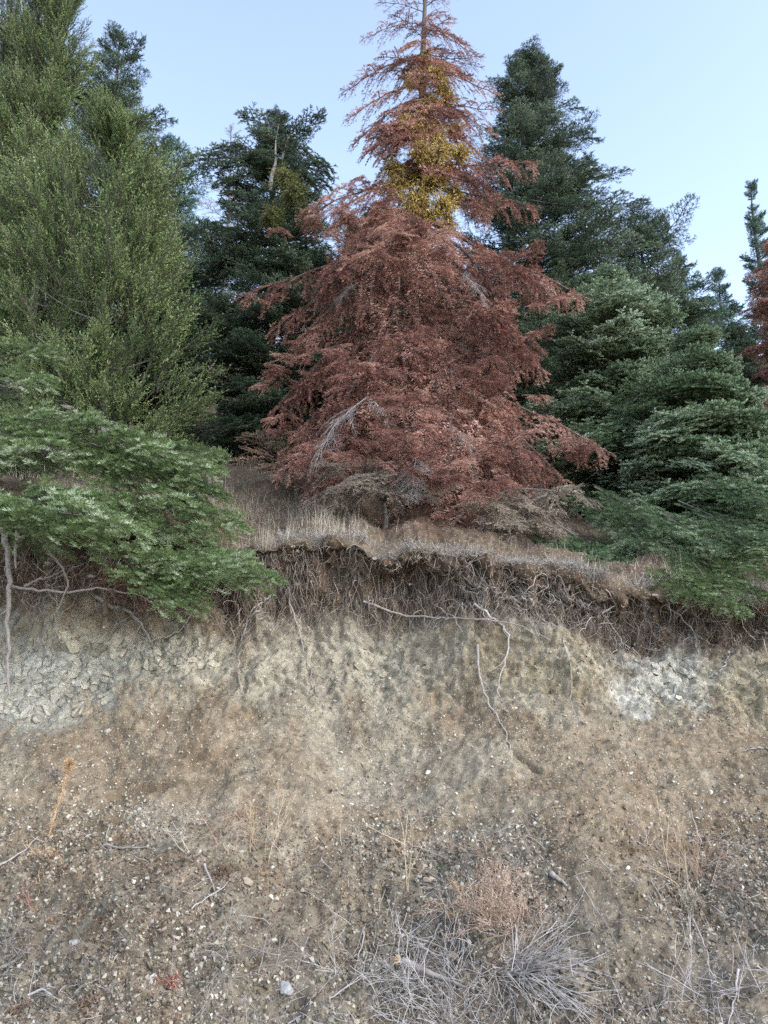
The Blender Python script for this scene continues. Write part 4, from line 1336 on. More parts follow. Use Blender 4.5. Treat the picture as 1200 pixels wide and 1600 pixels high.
# ------------------------------------------------------------------ dead leaves and litter on the apron
mb = MB()
x, s = pick_xs(26000, sA - 0.4, sA + 1.5, lambda x, s: np.clip(0.25 + 1.3 * fbm(x * 1.5, s * 2.2, s * 0, 221, 4) + 0.35 * np.clip((sA + 0.9 - s) / 0.6, -1, 1), 0.03, 1))
n_ = len(x)
p, nn = S(x, s)
D = unit(r.normal(0, 1, (n_, 3)) + nn * 0.3)
W = unit(np.cross(D, nn + r.normal(0, 0.5, (n_, 3))))
U = np.cross(W, D)
l = (0.007 + 0.020 * r.random(n_) ** 2.5)[:, None]
wd = l * (0.16 + 0.25 * r.random((n_, 1)))
b = p + nn * 0.004
V = np.stack([b - D * l * .5 + U * l * .3, b - W * wd, b + W * wd, b + D * l * .5 + U * l * .35], 1)
q = np.arange(n_ * 4).reshape(-1, 4)
T = np.concatenate([q[:, [0, 1, 2]], q[:, [1, 3, 2]]])
mb.add(V.reshape(-1, 3), T, tint=np.repeat(np.clip(r.normal(0.5, 0.3, n_), 0, 1), 4))
obj('leaf_litter', mb.mesh('leaf_litter', [M_LEAFD]), kind='stuff', label='curled brown dead leaves and chaff strewn over the lower bank')


def walk(p0, d0, L, n, wob, r, grav=0.0, M=None):
    """M wandering polylines"""
    M = len(p0)
    d = unit(np.array(d0, float))
    P_ = np.empty((M, n, 3))
    P_[:, 0] = p0
    st = np.asarray(L)[:, None] / (n - 1)
    for k in range(1, n):
        d = unit(d + r.normal(0, wob, (M, 3)) + np.array([0, 0, -grav]))
        P_[:, k] = P_[:, k - 1] + d * st
    return P_


# fine twigs and chaff
mb = MB()
x, s = pick_xs(5200, sA - 0.4, sA + 1.4, lambda x, s: np.clip(0.3 + 1.3 * fbm(x * 1.2, s * 2, s * 0, 231, 3), 0.04, 1))
p, nn = S(x, s)
d = unit(r.normal(0, 1, (len(x), 3)) * np.array([1, .6, .6]) + nn * 0.10)
Pk = walk(p + nn * 0.006, d, 0.03 + 0.16 * r.random(len(x)) ** 2.2, 5, 0.22, r)
mb.tube(Pk, (0.0006 + 0.0012 * r.random(len(x)) ** 2)[:, None] * np.linspace(1, 0.5, 5)[None], 3, 0, np.clip(r.normal(0.55, 0.3, len(x)), 0, 1))
obj('twig_litter', mb.mesh('twig_litter', [M_BARE]), kind='stuff', label='thin dry twigs and stalks scattered over the lower bank')

# ------------------------------------------------------------------ hanging roots
mb = MB()


def hang_roots(n, x0, x1, s_hi, s_lo, Lmin, Lmax, rad, wob=0.28, off=0.012, tint=0.45):
    """roots that start in the dark soil under the turf and trail down the face"""
    x = r.uniform(x0, x1, n)
    s0 = r.uniform(s_lo, s_hi, n)
    L = Lmin + (Lmax - Lmin) * r.random(n) ** 2
    N = 11
    dx = np.zeros(n)
    xs_, ss_ = [x], [s0]
    ds = np.full(n, -1.0)
    vx = r.normal(0, 0.5, n)
    for k in range(N - 1):
        vx = vx * 0.75 + r.normal(0, wob, n)
        nrm = np.hypot(vx, 1)
        xs_.append(xs_[-1] + vx / nrm * L / (N - 1))
        ss_.append(ss_[-1] - 1 / nrm * L / (N - 1))
    xs_, ss_ = np.stack(xs_, 1), np.stack(ss_, 1)
    p, nn = S(xs_, ss_)
    nn = np.broadcast_to(np.array([0, -0.93, 0.35]), nn.shape)
    o = off * np.sin(np.linspace(0.1, 2.9, N))[None] * r.uniform(0.3, 2.4, (n, 1)) + 0.004 + r.normal(0, 0.003, (n, N))
    p = p + nn * o[..., None]
    rr = rad * (0.4 + 0.9 * r.random((n, 1)) ** 2) * np.linspace(1, 0.25, N)[None]
    mb.tube(p, rr, 3, 0, np.clip(r.normal(tint, 0.28, n), 0, 1))


hang_roots(700, -3.6, 3.6, sL - 0.03, sL - 0.50, 0.10, 0.5, 0.0030, 0.45)
hang_roots(650, -1.3, 1.9, sL - 0.08, sL - 0.50, 0.12, 0.42, 0.0038, 0.4, 0.03, 0.55)
hang_roots(200, -1.3, -0.6, sL + 0.0, sL - 0.6, 0.2, 0.7, 0.0036, 0.4, 0.03)
hang_roots(340, 0.5, 1.9, sL + 0.0, sL - 0.45, 0.15, 0.6, 0.0042, 0.45, 0.03, 0.55)
hang_roots(300, -3.4, -1.4, sL - 0.05, sL - 0.6, 0.15, 0.6, 0.0042, 0.55, 0.05)
hang_roots(220, 1.9, 3.4, sL + 0.0, sL - 0.4, 0.2, 0.7, 0.0038, 0.4, 0.02)
hang_roots(160, -3.4, 3.4, sL - 0.5, sL - 1.2, 0.1, 0.4, 0.0020, 0.3, 0.012, 0.3)
# side rootlets running every way
n_ = 1500
x = r.uniform(-3.5, 3.5, n_)
s = sL - r.uniform(-0.02, 0.6, n_)
p, nn = S(x, s)
Pk = walk(p + np.array([0, -0.012, 0]), r.normal(0, 1, (n_, 3)) * np.array([1, .15, .8]) + np.array([0, -0.15, -0.2]), 0.05 + 0.2 * r.random(n_), 7, 0.35, r, 0.08)
mb.tube(Pk, (0.0011 + 0.0022 * r.random(n_) ** 2)[:, None] * np.linspace(1, .3, 7)[None], 3, 0, np.clip(r.normal(0.5, 0.3, n_), 0, 1))
obj('root_tangle', mb.mesh('root_tangle', [M_ROOT]), kind='stuff', label='tangle of fine hanging roots below the turf edge')


def single(name, pts, rad, mat, label, cat, group=None, off=0.02, k=6, n=22, wob=0.006, side=0, seed=None, depth=None):
    """a root or stick laid over the bank through photo positions"""
    rr_ = np.random.default_rng(int(pts[0][0] * 7 + pts[0][1]))
    W3 = []
    for i, q in enumerate(pts):
        if depth is not None:
            W3.append(P(q[0], q[1], depth[i]))
        else:
            a, nn_, _, _ = hit(q[0], q[1])
            W3.append(a + np.array([0, -0.9, 0.3]) * off)
    W3 = np.array(W3)
    tt = np.linspace(0, 1, n)
    u = np.concatenate([[0], np.cumsum(np.linalg.norm(np.diff(W3, axis=0), axis=1))])
    u /= u[-1]
    q = np.stack([np.interp(tt, u, W3[:, c]) for c in range(3)], 1)
    q[1:-1] = (q[:-2] + 2 * q[1:-1] + q[2:]) / 4
    q += rr_.normal(0, wob, q.shape) * np.array([1, .4, 1])
    base = q[0].copy()
    mb_ = MB().tube(q - base, rad * (1.15 - 0.8 * tt), k)
    root = obj(name, mb_.mesh(name, [mat], True), None, base, label, cat, group)
    for j in range(side):
        a = rr_.integers(3, n - 3)
        d0 = unit(q[a + 1] - q[a]) + rr_.normal(0, 0.7, 3) * np.array([1, .2, .6])
        w_ = walk((q[a] - base)[None], d0[None], np.array([0.06 + 0.16 * rr_.random()]), 8, 0.25, rr_)
        m2 = MB().tube(w_[0], rad * 0.35 * np.linspace(1, 0.3, 8), 4)
        obj('rootlet' if 'root' in name else 'twig', m2.mesh('rootlet', [mat], True), root)
    return root


GR = 'thick roots hanging from the turf'
single('root', [(2, 815), (12, 870), (16, 920), (12, 960), (14, 1010), (12, 1050), (14, 1085)], 0.022, M_ROOTB, 'thick grey stem-like root hanging straight down at the frame edge', 'root', GR, side=2, k=8, depth=[5.85, 5.78, 5.72, 5.68, 5.66, 5.62, 5.6])
single('root', [(28, 830), (24, 860), (25, 888)], 0.016, M_ROOTB, 'short stubby grey root end under the bright fir bough', 'root', GR, depth=[5.8, 5.75, 5.72], wob=0.003)
single('root', [(45, 828), (75, 858), (100, 890), (108, 915), (95, 940), (85, 962)], 0.012, M_ROOTB, 'slanting root that forks above the dark hollow', 'root', GR, side=4, depth=[5.85, 5.8, 5.78, 5.75, 5.74, 5.76])
single('root', [(40, 916), (60, 906), (85, 900), (98, 890)], 0.009, M_ROOTB, 'pale bow-shaped root in front of the dark hollow', 'root', GR, side=2, depth=[5.78, 5.74, 5.74, 5.76])
single('root', [(20, 918), (60, 922), (110, 925), (160, 918), (230, 935), (250, 950)], 0.010, M_ROOTB, 'long level root running across the hollow', 'root', GR, side=3, depth=[5.8, 5.78, 5.76, 5.76, 5.78, 5.8])
single('root', [(150, 935), (180, 950), (210, 962), (228, 985), (240, 1010)], 0.016, M_ROOTB, 'thick smooth root arching down over ochre rock', 'root', GR, side=2, off=0.03)
single('root', [(300, 960), (285, 985), (250, 1000), (218, 1008)], 0.008, M_ROOTB, 'curving pale root lying on the rock face', 'root', GR, side=2)
single('root', [(425, 932), (395, 955), (385, 985), (378, 1005)], 0.008, M_BARE, 'silver white root crossing the dark root zone', 'root', GR, off=0.04)
single('root', [(372, 945), (378, 1000), (372, 1050), (380, 1090)], 0.006, M_ROOTB, 'thin double root trailing far down the tan face', 'root', GR, side=5)
single('root', [(450, 935), (462, 975), (478, 1020), (490, 1075), (508, 1112)], 0.006, M_ROOTB, 'thin root ending in a pale curl in mid slope', 'root', GR, side=3)
single('root', [(570, 945), (620, 965), (680, 968), (740, 972), (800, 978), (860, 1003)], 0.009, M_ROOTB, 'long sagging root strung sideways below the turf', 'root', GR, side=6, off=0.05)
single('root', [(740, 945), (790, 985), (798, 1010), (782, 1050), (778, 1090)], 0.009, M_BARE, 'twisted pale root with a kink beside the long slanting one', 'root', GR, side=4, off=0.03)
single('root', [(745, 1010), (748, 1060), (765, 1105), (788, 1140), (798, 1172)], 0.010, M_ROOTB, 'dark root snaking lowest down the middle of the bank', 'root', GR, side=3)
single('root', [(871, 970), (880, 1010), (892, 1040), (890, 1090), (905, 1140)], 0.006, M_ROOTB, 'straight thin root between the chalky patch and the kinked root', 'root', GR, side=3)
single('root', [(905, 940), (945, 965), (968, 1000), (972, 1045)], 0.007, M_ROOTB, 'root drooping onto the top of the chalky white patch', 'root', GR, side=3, off=0.03)
single('root', [(938, 962), (958, 950)], 0.009, M_BARE, 'short bright broken root stub above the chalky patch', 'root', GR, n=6, wob=0.001, off=0.05)
single('root', [(1020, 930), (1050, 955), (1080, 985), (1092, 1030)], 0.009, M_ROOTB, 'root sloping down below the bright green fir boughs', 'root', GR, side=3, off=0.03)
single('root', [(1140, 1020), (1128, 1045), (1108, 1060)], 0.007, M_BARE, 'pale hooked root right of the chalky patch', 'root', GR, side=1)
single('root', [(1200, 1170), (1175, 1170), (1158, 1174)], 0.006, M_BARE, 'pale root sticking out of the slope at the frame edge', 'root', GR, side=1)

# ------------------------------------------------------------------ turf edge: thatch and dry grass
def blades(mb, x, s, h, wdt, lean, r, tint, droop=0.5, N=5, fixed=None):
    p, _ = S(x, s)
    n = len(x)
    az = r.random(n) * 6.283
    out = np.stack([np.cos(az), np.sin(az), 0 * az], 1)
    if fixed is not None:
        out = unit(out * 0.6 + np.array(fixed))
    u = np.linspace(0, 1, N)[None, :, None]
    base = p[:, None] - np.array([0, 0, 0.01])
    hh = h[:, None, None]
    L = lean[:, None, None]
    c = base + np.array([0, 0, 1.0]) * hh * (u - droop * L * u ** 2) + out[:, None] * hh * L * u ** 1.6
    c += np.cumsum(r.normal(0, 0.018, c.shape) * hh, 1) * u
    side = unit(np.cross(np.broadcast_to(out[:, None], c.shape), np.array([0, 0, 1.0])) + r.normal(0, 0.5, (n, 1, 3)))
    wv = wdt[:, None, None] * (1.05 - u)
    Lf, Rt = c - side * wv, c + side * wv
    V = np.stack([Lf, Rt], 2).reshape(-1, 3)
    i = (np.arange(n) * N * 2)[:, None] + (np.arange(N - 1) * 2)[None]
    Qd = np.stack([i, i + 1, i + 3, i + 2], -1).reshape(-1, 4)
    mb.add(V, quads=Qd, tint=np.repeat(tint, N * 2))


def edge_s(n, a, b):
    return sL + r.uniform(a, b, n)


# short grey thatch along the whole edge
mb = MB()
n_ = 5500
x = r.uniform(-3.6, 3.6, n_)
s = edge_s(n_, 0.05, 0.9)
k = r.random(n_) < np.clip(0.65 + 0.6 * fbm(x * 2.5, s * 3, s * 0, 301, 3), 0.1, 1)
x, s = x[k], s[k]
n_ = len(x)
blades(mb, x, s, 0.02 + 0.06 * r.random(n_) ** 2, np.full(n_, 0.0013), r.uniform(0.3, 1.3, n_), r, np.clip(r.normal(0.55, 0.28, n_), 0, 1), 0.5, 4)
for q in range(42):
    cx_, cs_ = r.uniform(-3.2, 3.4), sL + r.uniform(-0.02, 0.12)
    m_ = 90
    x = cx_ + r.normal(0, 0.05, m_)
    s = cs_ + np.abs(r.normal(0, 0.05, m_))
    blades(mb, x, s, 0.05 + 0.10 * r.random(m_) ** 1.5, np.full(m_, 0.0013), r.uniform(0.3, 1.6, m_), r, np.clip(r.normal(0.6, 0.25, m_), 0, 1), 0.6, 5, fixed=(r.normal(0, .4), -0.6, 0))
# wiry thatch hanging over the edge
n_ = 450
x = r.uniform(-3.4, 3.4, n_)
p, _ = S(x, edge_s(n_, -0.04, 0.08))
Pk = walk(p, r.normal(0, .6, (n_, 3)) + np.array([0, -0.5, 0.15]), 0.05 + 0.12 * r.random(n_), 7, 0.4, r, 0.25)
mb.tube(Pk, np.full((n_, 7), 0.0010), 3, 0, np.clip(r.normal(0.55, 0.3, n_), 0, 1))
# small cushions of wiry dwarf shrub on the edge
for (px, py, rad_) in [(905, 905, .22), (860, 895, .22), (810, 885, .2), (760, 880, .2), (700, 878, .15), (920, 915, .15), (440, 850, .14), (500, 850, .14), (1010, 925, .12), (1190, 935, .16), (1160, 950, .12), (560, 850, .12), (640, 868, .12)]:
    p, nn, xx_, ss_ = hit(px, py)
    m_ = int(260 * rad_ / .15)
    off = r.normal(0, 1, (m_, 2)) * rad_ * 0.55
    q, _ = S(xx_ + off[:, 0], ss_ + 0.05 + np.abs(off[:, 1]) * 0.6)
    Pk = walk(q, r.normal(0, .7, (m_, 3)) + np.array([0, -0.2, 0.8]), 0.04 + 0.07 * r.random(m_), 6, 0.45, r)
    mb.tube(Pk, np.full((m_, 6), 0.0011), 3, 0, np.clip(r.normal(0.6, 0.25, m_), 0, 1))
obj('thatch', mb.mesh('thatch', [M_THATCH]), kind='stuff', label='grey matted dead grass and wiry cushions along the bank edge')

# standing dry grass, thickest on the open spot between the low fir and the red tree
mb = MB()


def grass_zone(n, x0, x1, a, b, h0, h1, dens=0.5, fx=None):
    x = r.uniform(x0, x1, n)
    s = edge_s(n, a, b)
    k = r.random(n) < np.clip(dens + 0.9 * fbm(x * 3.0, s * 3, s * 0, 311, 3), 0.05, 1)
    x, s = x[k], s[k]
    m = len(x)
    blades(mb, x, s, h0 + (h1 - h0) * r.random(m) ** 1.6, 0.0010 + 0.0012 * r.random(m), r.uniform(0.05, 0.8, m), r, np.clip(r.normal(0.5, 0.27, m), 0, 1), 0.35, 6, fx)


grass_zone(5600, -1.75, -0.2, 0.05, 2.4, 0.06, 0.30, 0.5)
grass_zone(1800, -3.6, -1.7, 0.2, 2.6, 0.10, 0.30, 0.4)
grass_zone(900, -0.3, 1.1, 0.05, 1.1, 0.04, 0.16, 0.25)
grass_zone(900, 1.0, 2.3, 0.02, 0.9, 0.05, 0.18, 0.3)
grass_zone(700, 2.2, 3.6, 0.02, 1.2, 0.08, 0.25, 0.4)
grass_zone(1500, -2.2, 0.2, 2.4, 5.0, 0.10, 0.35, 0.4)
obj('dry_grass', mb.mesh('dry_grass', [M_GRASS]), kind='stuff', label='bleached dry grass standing on the bank top')


def tussock(px, py, n, h, spread, mat, label, name='grass_tussock', cat='grass tuft', group=None, lean=0.5, fixed=None):
    p, nn, x0, s0 = hit(px, py)
    m_ = MB()
    x = x0 + r.normal(0, spread, n)
    s = s0 + r.normal(0, spread * 0.6, n)
    blades(m_, x, s, h * r.uniform(0.35, 1.0, n), np.full(n, 0.0015), r.uniform(0.02, lean, n), r, np.clip(r.normal(0.6, 0.22, n), 0, 1), 0.3, 6, fixed)
    me = m_.mesh(name, [mat])
    me.transform(Matrix.Translation(Vector(-p)))
    return obj(name, me, None, p, label, cat, group)


tussock(415, 858, 160, 0.30, 0.035, M_GRASS, 'tall upright pale straw tuft at the bank edge beside the low fir', lean=0.35)
tussock(440, 862, 120, 0.14, 0.05, M_GRASS, 'short yellowish tuft at the foot of the tall straw tuft')
tussock(925, 905, 110, 0.20, 0.05, M_GRASS, 'straw coloured tuft leaning right at the turf edge under the blue-green fir', fixed=(0.9, -0.2, 0))
tussock(1180, 925, 140, 0.26, 0.08, M_GRASS, 'bleached tuft beside the bright boughs at the frame edge')
tussock(520, 835, 130, 0.20, 0.06, M_GRASS, 'loose straw tuft in front of the grey shrub')

# ------------------------------------------------------------------ low dead shrubs under the red tree
def dead_shrub(name, label, pts, mats_, seed, pick=None, wide=1.2, cat='shrub'):
    base = P(*pts[0][0], pts[0][2])
    base[2] = ground_z(base[0], base[1])
    root = obj(name, None, loc=base, label=label, cat=cat)
    rr_ = np.random.default_rng(seed)
    for (a, b, ya, yb) in pts:
        p0, p1 = P(a[0], a[1], ya), P(b[0], b[1], yb)
        v = p1 - p0
        L = np.linalg.norm(v)
        place(root, mats_, p0, v + np.array([0, 0, 0.12 * L]), L, base, 'branch', wide=wide, roll=rr_.normal(0, .2))
    obj('stem', trunk_mesh([[0, 0, -0.05], [0.02, 0, 0.1], [0, -0.02, 0.25]], [0.03, 0.025, 0.015], M_GREYW, 'stem'), root)
    return root


FADJ = rematerial(JUNP, 'dead_spray', M_DEADG, M_GREYW)
dead_shrub('dead_juniper_shrub', 'sprawling grey brown dead juniper at the foot of the red tree', [
    ((600, 750), (475, 745), 7.3, 6.9), ((600, 755), (520, 765), 7.2, 6.8), ((620, 750), (560, 745), 7.3, 6.8), ((620, 755), (600, 770), 7.2, 6.7), ((640, 750), (700, 755), 7.2, 6.8),
    ((540, 740), (500, 725), 7.3, 6.9), ((560, 750), (470, 775), 7.2, 6.8), ((640, 755), (660, 775), 7.2, 6.7), ((580, 745), (540, 760), 7.2, 6.7), ((600, 745), (625, 750), 7.3, 6.8)], FADED, 1)
dead_shrub('dead_juniper_shrub', 'bleached dead juniper spreading right from under the red tree', [
    ((760, 780), (880, 780), 7.2, 6.8), ((780, 775), (925, 745), 7.2, 6.8), ((760, 790), (850, 800), 7.1, 6.7), ((770, 780), (820, 770), 7.2, 6.7), ((800, 790), (950, 828), 7.0, 6.7),
    ((760, 790), (800, 820), 7.0, 6.6), ((740, 780), (770, 790), 7.1, 6.6), ((820, 780), (900, 760), 7.1, 6.8), ((790, 790), (870, 830), 7.0, 6.6)], FADED, 2)
dead_shrub('dead_shrub', 'russet brown dead shrub between the dry grass and the red tree', [
    ((440, 720), (375, 680), 8.2, 7.9), ((440, 725), (390, 700), 8.2, 7.8), ((445, 715), (410, 670), 8.2, 7.9), ((440, 730), (400, 730), 8.0, 7.7), ((450, 730), (470, 700), 8.1, 7.8),
    ((440, 735), (360, 715), 8.1, 7.7), ((450, 735), (440, 750), 8.0, 7.6), ((455, 740), (490, 770), 7.9, 7.5)], rematerial(DEADS, 'branch', M_PINK), 3)
sh = dead_shrub('juniper_seedling', 'small yellow green juniper seedling beside the low fir bough tips', [
    ((325, 735), (335, 705), 7.6, 7.5), ((325, 735), (350, 710), 7.6, 7.5), ((325, 735), (310, 708), 7.6, 7.5), ((325, 735), (355, 722), 7.6, 7.4)], JUNP, 4, cat='seedling', wide=0.9)
dead_shrub('juniper_seedling', 'yellowish juniper seedling poking up behind the low fir', [
    ((250, 715), (245, 682), 7.6, 7.5), ((250, 715), (262, 690), 7.6, 7.5), ((250, 715), (236, 692), 7.6, 7.5)], JUNP, 5, cat='seedling', wide=0.9)


# ------------------------------------------------------------------ weeds, brush and sticks of the lower bank
def branchy(p0, d0, L, depth, r, nchild=4, ang=0.6, wob=0.12, shrink=0.55, grav=0.0, rad=0.0018, out=None, N=8):
    if out is None:
        out = []
    pl = walk(np.array(p0)[None], np.array(d0, float)[None], np.array([L]), N, wob, r, grav)[0]
    out.append((pl, rad, depth))
    if depth > 0:
        for k in range(nchild):
            f = 0.2 + 0.75 * (k + r.random()) / nchild
            i = min(N - 2, int(f * (N - 1)))
            d = unit(unit(pl[i + 1] - pl[i]) + r.normal(0, ang, 3))
            branchy(pl[i], d, L * shrink * (0.7 + 0.6 * r.random()) * (1.15 - 0.5 * f), depth - 1, r, nchild, ang, wob, shrink, grav, rad * 0.62, out, N)
    return out


def weed(name, label, cat, px, py, mat, stems, L, seed, d0=(0, -0.3, 1), depth=2, nchild=4, ang=0.6, wob=0.1, rad=0.0018, spread=0.03, splay=0.35, heads=0.0, head_size=0.008, grav=0.0, group=None, shrink=0.55, head_mat=None):
    rr_ = np.random.default_rng(seed)
    p, nn, x0, s0 = hit(px, py)
    mb_ = MB()
    hb = MB()
    for i in range(stems):
        q, _ = S(x0 + rr_.normal(0, spread), s0 + rr_.normal(0, spread * .6))
        q = q - p
        d = unit(np.array(d0, float) + rr_.normal(0, splay, 3))
        segs = branchy(q, d, L * (0.55 + 0.6 * rr_.random()), depth, rr_, nchild, ang, wob, shrink, grav, rad * 1.45 * (0.7 + 0.6 * rr_.random()))
        arr = np.stack([a for a, _, _ in segs])
        rads = np.array([b for _, b, _ in segs])
        mb_.tube(arr, rads[:, None] * np.linspace(1, 0.55, arr.shape[1])[None], 3, 0, np.clip(rr_.normal(0.5, 0.25, len(arr)), 0, 1))
        if heads > 0:
            tips = np.concatenate([arr[:, -1], arr[:, arr.shape[1] // 2]])
            tips = tips[rr_.random(len(tips)) < heads]
            for t_ in tips:
                V, T = HULLS[rr_.integers(len(HULLS))]
                hb.add(V * head_size * (0.6 + 0.8 * rr_.random()) * np.array([.7, .7, 1]) + t_, T, tint=rr_.random())
    root = obj(name, mb_.mesh(name, [mat]), None, p, label, cat, group)
    if hb.n:
        obj('seed_heads', hb.mesh('seed_heads', [head_mat or mat]), root, kind='stuff')
    return root


W = 'dry weeds on the lower bank'
# orange thistle-like stalk leaning up the bank at the left
rt = single('dried_thistle', [(72, 1330), (80, 1290), (95, 1245), (108, 1195)], 0.004, M_ORANGE, 'tall orange brown dried thistle with a fluffy head', 'weed', W, depth=[4.85, 4.85, 4.9, 4.95], n=16, wob=0.002)
bp = np.array(rt.location)
th = MB()
rr_ = np.random.default_rng(5)
line = np.array([P(a, b, c) for a, b, c in [(72, 1330, 4.85), (80, 1290, 4.85), (95, 1245, 4.9), (108, 1195, 4.95)]]) - bp
for i in range(330):
    f = rr_.random() ** 0.8
    q = np.array([np.interp(f, [0, .35, .68, 1], line[:, c]) for c in range(3)])
    th.tube(walk(q[None], unit(rr_.normal(0, 1, 3))[None], np.array([0.012 + 0.05 * rr_.random() * (1 - .5 * f)]), 4, 0.4, rr_)[0], [0.0011, .001, .0008, .0005], 3, 0, rr_.random())
obj('prickles', th.mesh('prickles', [M_ORANGE]), rt, kind='stuff')
hd = MB()
n_ = 420
D = unit(rr_.normal(0, 1, (n_, 3)))
hd.tube(np.stack([D * 0.004, D * 0.02, D * (0.03 + 0.01 * rr_.random((n_, 1)))], 1) * np.array([1, 1, 1.25]), np.full((n_, 3), 0.0009), 3, 0, np.clip(rr_.normal(.5, .3, n_), 0, 1))
obj('flower_head', hd.mesh('flower_head', [M_ORANGE]), rt, line[-1])
weed('dry_weed', 'tangled orange brown stalks at the base of the thistle', 'weed', 65, 1345, M_ORANGE, 9, 0.16, 11, (0.1, -.3, .6), 2, 4, 0.8, 0.3, 0.0013, 0.05, .7, group=W)
weed('root_ball', 'grey ball of matted roots beside the thistle head', 'root ball', 84, 1212, M_GREYW, 60, 0.055, 12, (0, -.8, -.2), 1, 3, 0.9, 0.6, 0.0013, 0.025, .7)
weed('dry_weed', 'thin upright yellow weed with side wisps, left of the middle stalk', 'weed', 397, 1318, M_STRAW, 5, 0.34, 13, (0, -.2, 1), 2, 5, 0.55, 0.08, 0.0013, 0.05, .25, group=W)
weed('dry_weed', 'wispy pinkish weed arching left of the yellow stalks', 'weed', 350, 1322, M_PINK, 4, 0.36, 14, (-.15, -.2, 1), 2, 5, 0.6, 0.1, 0.0011, 0.05, .3, group=W)
weed('dry_weed', 'single straight straw stalk with a few bracts in mid apron', 'weed', 640, 1392, M_STRAW, 2, 0.42, 15, (0, -.15, 1), 1, 5, 0.8, 0.04, 0.0017, 0.006, .05, 0.8, .006, group=W)
weed('dry_weed', 'low yellowish wisps spreading round the straight straw stalk', 'weed', 615, 1350, M_STRAW, 5, 0.16, 16, (0, -.3, .6), 2, 4, 0.8, 0.15, 0.0009, 0.10, .6, group=W)
weed('tumbleweed', 'large russet bushy dry weed dotted with pale seed heads', 'weed', 780, 1445, M_STRAWP, 60, 0.27, 17, (0, -.35, .8), 2, 5, 0.65, 0.13, 0.0014, 0.10, .6, 0.20, .0055, group=W, head_mat=M_GRASS)
weed('dry_weed', 'fine orange brown weed merging into the side of the tumbleweed', 'weed', 735, 1440, M_ORANGE, 14, 0.20, 18, (-.1, -.3, .9), 2, 5, 0.6, 0.12, 0.0009, 0.05, .4, group=W)
weed('dry_weed', 'mauve brown twiggy weed above the tumbleweed', 'weed', 735, 1355, M_PINK, 12, 0.13, 19, (0, -.3, .8), 2, 5, 0.7, 0.2, 0.0009, 0.07, .6, group=W)
weed('dry_weed', 'tall thin yellow weed stalks on the right slope', 'weed', 1065, 1385, M_STRAW, 6, 0.42, 20, (-.05, -.2, 1), 1, 6, 0.5, 0.06, 0.0011, 0.03, .22, group=W)
weed('dry_weed', 'pink brown wisps beside the tall yellow stalks', 'weed', 1100, 1380, M_PINK, 9, 0.28, 21, (.1, -.2, 1), 2, 5, 0.6, 0.1, 0.0010, 0.06, .35, group=W)
weed('lichen_bush', 'small pale grey coral-like bush under the tall yellow stalks', 'bush', 1075, 1420, M_GRASS, 34, 0.10, 22, (0, -.3, 1), 2, 4, 0.4, 0.15, 0.0013, 0.03, .35)
weed('uprooted_tuft', 'grey uprooted tuft lying fanned out on bare slope', 'dead tuft', 862, 1216, M_GREYW, 26, 0.14, 23, (.45, -.3, -.35), 0, 0, 0.4, 0.12, 0.0011, 0.012, .3)
weed('dry_weed', 'pale curly weed skeleton lying on the grey slope', 'weed', 290, 1330, M_GRASS, 3, 0.26, 24, (-.35, -.3, .8), 2, 5, 0.6, 0.2, 0.0017, 0.01, .15, group=W)
weed('dry_weed', 'reddish thin weed under the orange thistle', 'weed', 52, 1425, M_DEAD, 3, 0.20, 25, (-.25, -.3, .8), 1, 4, 0.5, 0.1, 0.0013, 0.01, .2, group=W)
weed('dry_plant', 'shrivelled red brown leafy plant next to the cream stone', 'plant', 262, 1535, M_DEAD, 40, 0.05, 26, (0, -.4, .7), 1, 4, 0.8, 0.4, 0.0024, 0.02, .7)
weed('dry_plant', 'curled brown dead leaves in a clump by the bottom edge', 'plant', 138, 1568, M_LEAFD, 36, 0.05, 27, (0, -.4, .5), 1, 4, 0.8, 0.5, 0.0026, 0.025, .7)
weed('dry_plant', 'brown withered clump at the lower corner', 'plant', 25, 1582, M_LEAFD, 30, 0.06, 28, (0, -.4, .5), 1, 4, 0.8, 0.5, 0.0024, 0.03, .7)
weed('dry_plant', 'withered brown leaf rosette above the grey sticks', 'plant', 352, 1362, M_LEAFD, 30, 0.06, 29, (0, -.4, .5), 1, 4, 0.8, 0.4, 0.0022, 0.03, .7)
weed('green_seedling', 'tiny pale blue green rosette between two stones', 'seedling', 688, 1358, M_FIRC, 16, 0.03, 30, (0, -.4, .8), 1, 3, 0.6, 0.2, 0.0016, 0.008, .6)

# heaps of pale brush at the bottom
B_ = 'brush heaps at the foot of the bank'
weed('brush_heap', 'silvery heap of fine crossed twigs below the russet tumbleweed', 'brush heap', 650, 1520, M_BRUSH, 100, 0.30, 41, (0, -.5, .15), 1, 4, 0.7, 0.16, 0.0014, 0.20, .9, group=B_)
weed('brush_heap', 'fan of bleached straight stems radiating from one point', 'brush heap', 800, 1515, M_BRUSH, 70, 0.42, 42, (.55, -.4, -.05), 1, 3, 0.4, 0.08, 0.0019, 0.05, .40, group=B_)
weed('brush_heap', 'grey wiry brush at the bottom edge under the broken stick', 'brush heap', 690, 1580, M_BRUSH, 80, 0.28, 43, (0, -.5, .2), 1, 4, 0.7, 0.16, 0.0013, 0.18, .9, group=B_)
weed('brush_heap', 'dark wiry brush at the lower left of the stick heap', 'brush heap', 385, 1520, M_GREYW, 60, 0.24, 44, (0, -.5, .2), 1, 4, 0.6, 0.12, 0.0012, 0.16, .9, group=B_)
weed('brush_heap', 'pale twig brush on the lower right slope', 'brush heap', 1110, 1560, M_BARE, 26, 0.30, 45, (-.2, -.4, .4), 1, 4, 0.5, 0.08, 0.0014, 0.14, .8, group=B_)
